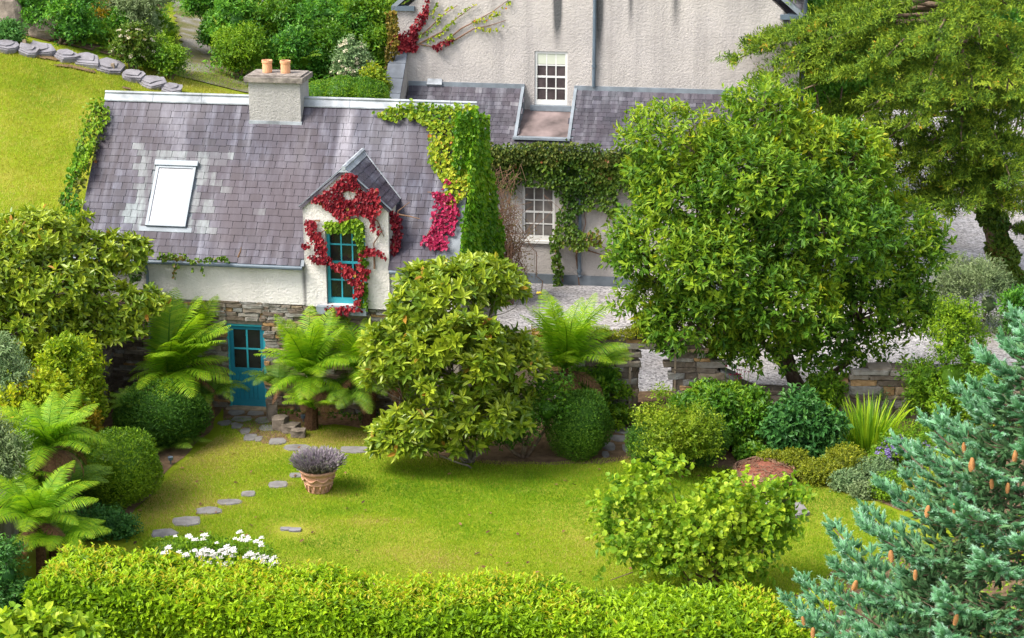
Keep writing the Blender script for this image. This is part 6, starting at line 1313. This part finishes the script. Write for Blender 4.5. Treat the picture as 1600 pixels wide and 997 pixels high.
# ------------------------------------------------------------------ blue spruce in the near corner
_sh = {}
def shoot_mesh(j, inner):
    key = (j, inner)
    if key in _sh: return _sh[key]
    g = np.random.default_rng(300 + j); rings = [(0, .09), (.2, .22), (.5, .28), (.82, .22), (1.0, .04)]; V, F, Rn = [], [], []
    ns = (6, 4, 4)[inner]; rings = rings if inner == 0 else [rings[0], rings[2], rings[4]]
    for x, r in rings:
        for k in range(ns): a_ = 2*math.pi*k/ns; V.append((x, r*.62*math.cos(a_), r*.62*math.sin(a_))); Rn.append(.15 + .3*x)
    F += [(i*ns+k, i*ns+(k+1) % ns, (i+1)*ns+(k+1) % ns, (i+1)*ns+k) for i in range(len(rings)-1) for k in range(ns)]; tri = []
    for q in F: tri += [(q[0], q[1], q[2]), (q[0], q[2], q[3])]
    for k in range((64, 42, 18)[inner]):
        x = g.uniform(.02, 1.0); a_ = g.uniform(0, 6.28); rad = np.array([0, math.cos(a_), math.sin(a_)]); r = np.interp(x, [p[0] for p in rings], [p[1] for p in rings]); c = np.array([x, 0, 0]) + rad * r * .45
        d = nrm(rad + np.array([.95 + .5*x, 0, 0]) + g.normal(size=3)*.1); s_ = nrm(np.cross(d, g.normal(size=3))) * (.016, .021, .03)[inner]; b = len(V); V += [c - s_, c + s_, c + d*.20]; tri.append((b, b+1, b+2)); Rn += [.35 + .3*x] * 2 + [.65 + .35*x]
    _sh[key] = (np.array(V), np.array(tri), np.array(Rn)); return _sh[key]
sq = P(1648, 860, 28.2); sq[2] = 0
def spruce():
    o = empty('blue_spruce', sq, label='blue green spruce with hanging orange brown cones filling the near corner', cat='tree'); top_z = P(1672, 400, 28.2)[2]
    mb = MB(); mb.tube([(0, 0, 0), (0, 0, top_z * .5), (0, 0, top_z)], [.17, .11, .02], 9); S = []; tipsl = []
    z = .8; wh = 0
    while z < top_z - .15:
        nb = 7 if z < top_z * .8 else 5; off = wh * 1.3
        for b in range(nb):
            az = 2*math.pi*b/nb + off + random.uniform(-.25, .25)
            Lb = min(4.2, (top_z - z) * .60 + .25) * random.uniform(.82, 1.1) * (0.55 + .45 * min(1, z / 2.0)); hd = np.array([math.cos(az), math.sin(az), 0])
            if hd[1] > .75: continue
            pts = [np.array([0, 0, z]) + hd * Lb * t + UP * Lb * (-.16 * math.sin(t * math.pi * .9) + .16 * t ** 2.2) for t in np.linspace(0, 1, 9)]
            mb.tube(pts, [.032 * (1 - .85 * i/8) + .005 for i in range(9)], 5)
            sd = np.array([-hd[1], hd[0], 0]); nn = max(3, int(Lb / .165))
            for i in range(nn):
                t = .22 + .78 * (i + .5) / nn; k = t * 8; kk = min(int(k), 7); c = pts[kk] + (pts[kk+1] - pts[kk]) * (k - kk); tg = nrm(pts[kk+1] - pts[kk])
                for s_ in (-1, 1):
                    l2 = (1 - t) * Lb * .50 + .12; d2 = nrm(tg * .75 + sd * s_ * random.uniform(.6, 1.0) + UP * random.uniform(-.30, .42)); m_ = max(1, int(l2 / .20))
                    if l2 > .3: mb.tube([c, c + d2 * l2], [.009, .004], 3)
                    for j in range(m_):
                        p = c + d2 * l2 * (j + .3) / m_; age = (j + 1) / m_ * (.35 + .65 * t)
                        for s2 in ((-1, 1) if j < m_ - 1 else (-1, 0, 1)):
                            d3 = nrm(d2 * (.9 if s2 else 1.2) + np.cross(UP, d2) * s2 * random.uniform(.45, .95) + UP * random.uniform(-.1, .75)); S.append((p, d3, random.uniform(.17, .25), age))
                        if age < .6 and random.random() < .8: S.append((p, nrm(d2 * .3 - UP + rng.normal(size=3) * .3), random.uniform(.14, .2), 0.0))
            S.append((pts[-1], nrm(pts[-1] - pts[-2] + UP * .2), .24, 1.0)); 
            for s_ in (-1, 1): S.append((pts[-1] - hd*.05, nrm(hd + sd*s_*.8 + UP*.25), .19, 1.0))
            tipsl.append((pts, hd))
        z += .29 if z < top_z * .7 else .25; wh += 1
    mb.build('trunk', M['bark'], o, smooth=False)
    Pw = np.array([q[0] for q in S]) + sq; dist = np.linalg.norm(Pw - CAM, axis=1); ages = np.array([q[3] for q in S])
    px = 800 + FPX * Pw[:, 0] / ((Pw - CAM) @ np.array([0, CP, -SP])); PXs = px; PYs = 498.5 - FPX * ((Pw - CAM) @ np.array([0, SP, CP])) / ((Pw - CAM) @ np.array([0, CP, -SP])); vis = (px < 1620) & (ages > .66)
    idx = np.argsort(np.where(vis, dist, 1e3) - .6 * ages)[:300]; ind = set(idx.tolist()); VV, FFs, RR, b = {0: [], 1: []}, {0: [], 1: []}, {0: [], 1: []}, {0: 0, 1: 0}; cache = {}
    for i, (p, d, L, age) in enumerate(S):
        inner = 0 if age > .66 else 1; j = i % 6; V, T_, Rn = shoot_mesh(j, 0 if i in ind else 1 + inner)
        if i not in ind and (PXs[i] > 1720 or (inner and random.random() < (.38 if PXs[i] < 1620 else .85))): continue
        y_ = nrm(np.cross(UP, d) + 1e-4); z_ = np.cross(d, y_); A3 = np.stack([d * L, y_ * L * 1.0, z_ * L * 1.0], 1)
        if i in ind:
            if j not in cache: cache[j] = raw_mesh('shoot', V, T_, np.clip(Rn + (-.22, -.1, 0, .08, .15, -.3)[j], 0, 1)); cache[j].materials.append(M['spruce'])
            q = bpy.data.objects.new('shoot', cache[j]); COL.objects.link(q); q.parent = o; q.matrix_local = Matrix([[*A3[k], p[k]] for k in range(3)] + [[0, 0, 0, 1]])
        else: VV[inner].append(V @ A3.T + p); FFs[inner].append(T_ + b[inner]); RR[inner].append(np.clip(Rn + random.uniform(-.30, .16), 0, 1)); b[inner] += len(V)
    for k, nm in ((0, 'needles'), (1, 'inner_needles')):
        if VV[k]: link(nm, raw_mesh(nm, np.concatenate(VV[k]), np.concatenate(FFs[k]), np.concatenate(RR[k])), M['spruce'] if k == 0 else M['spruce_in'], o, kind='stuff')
    # cones
    V, F = [], []; mbc = MB(); prof = [(0, 0), (.014, -.006), (.021, -.03), (.024, -.06), (.020, -.095), (.010, -.12), (0, -.128)]; mbc.lathe(prof, 8)
    for i in range(9):
        for k in range(7):
            a_ = 2*math.pi*(k + .5*(i % 2))/7; zz = -.012 - i*.0125; r = np.interp(-zz, [-p[1] for p in prof], [p[0] for p in prof]); c = np.array([r*math.cos(a_), r*math.sin(a_), zz]); od = np.array([math.cos(a_), math.sin(a_), 0]); td = np.array([-od[1], od[0], 0])
            mbc.add([c - td*.008, c + td*.008, c + od*.007 - UP*.014], [(0, 1, 2)])
    cm = mbc.mesh('cone'); cm.materials.append(M['cone'])
    for (px, py, Y) in [(1513,690,27.6),(1519,678,27.6),(1508,695,27.6),(1520,702,27.7),(1540,705,27.2),(1513,720,27.5),(1590,700,27),(1597,712,27),(1586,735,26.9),(1565,735,27.1),(1532,712,27.4),(1437,775,27.0),(1441,782,27.0),(1449,802,26.8),(1486,790,26.9),(1396,880,26.2),(1403,884,26.2),(1391,888,26.2),(1322,878,26.3),(1343,917,26.0),(1428,900,26.2),(1238,960,26.3),(1284,978,25.9),(1502,980,25.6),(1578,705,27)]:
        q = P(px, py, Y); scr = np.hypot(px - PXs, py - PYs) + 22 * np.maximum(0, dist - np.min(dist) - 1.2) + 25 * (ages < .7); i_ = int(np.argmin(scr)); q = Pw[i_] + np.array(S[i_][1]) * S[i_][2] * .55 + nrm(CAM - Pw[i_]) * .09 - UP * .03; c = link('cone', cm, None, o, q - sq); k = random.uniform(1.15, 1.5); c.scale = (k, k, k); c.rotation_euler = (random.gauss(0, .15), random.gauss(0, .15), random.uniform(0, 6))
spruce()
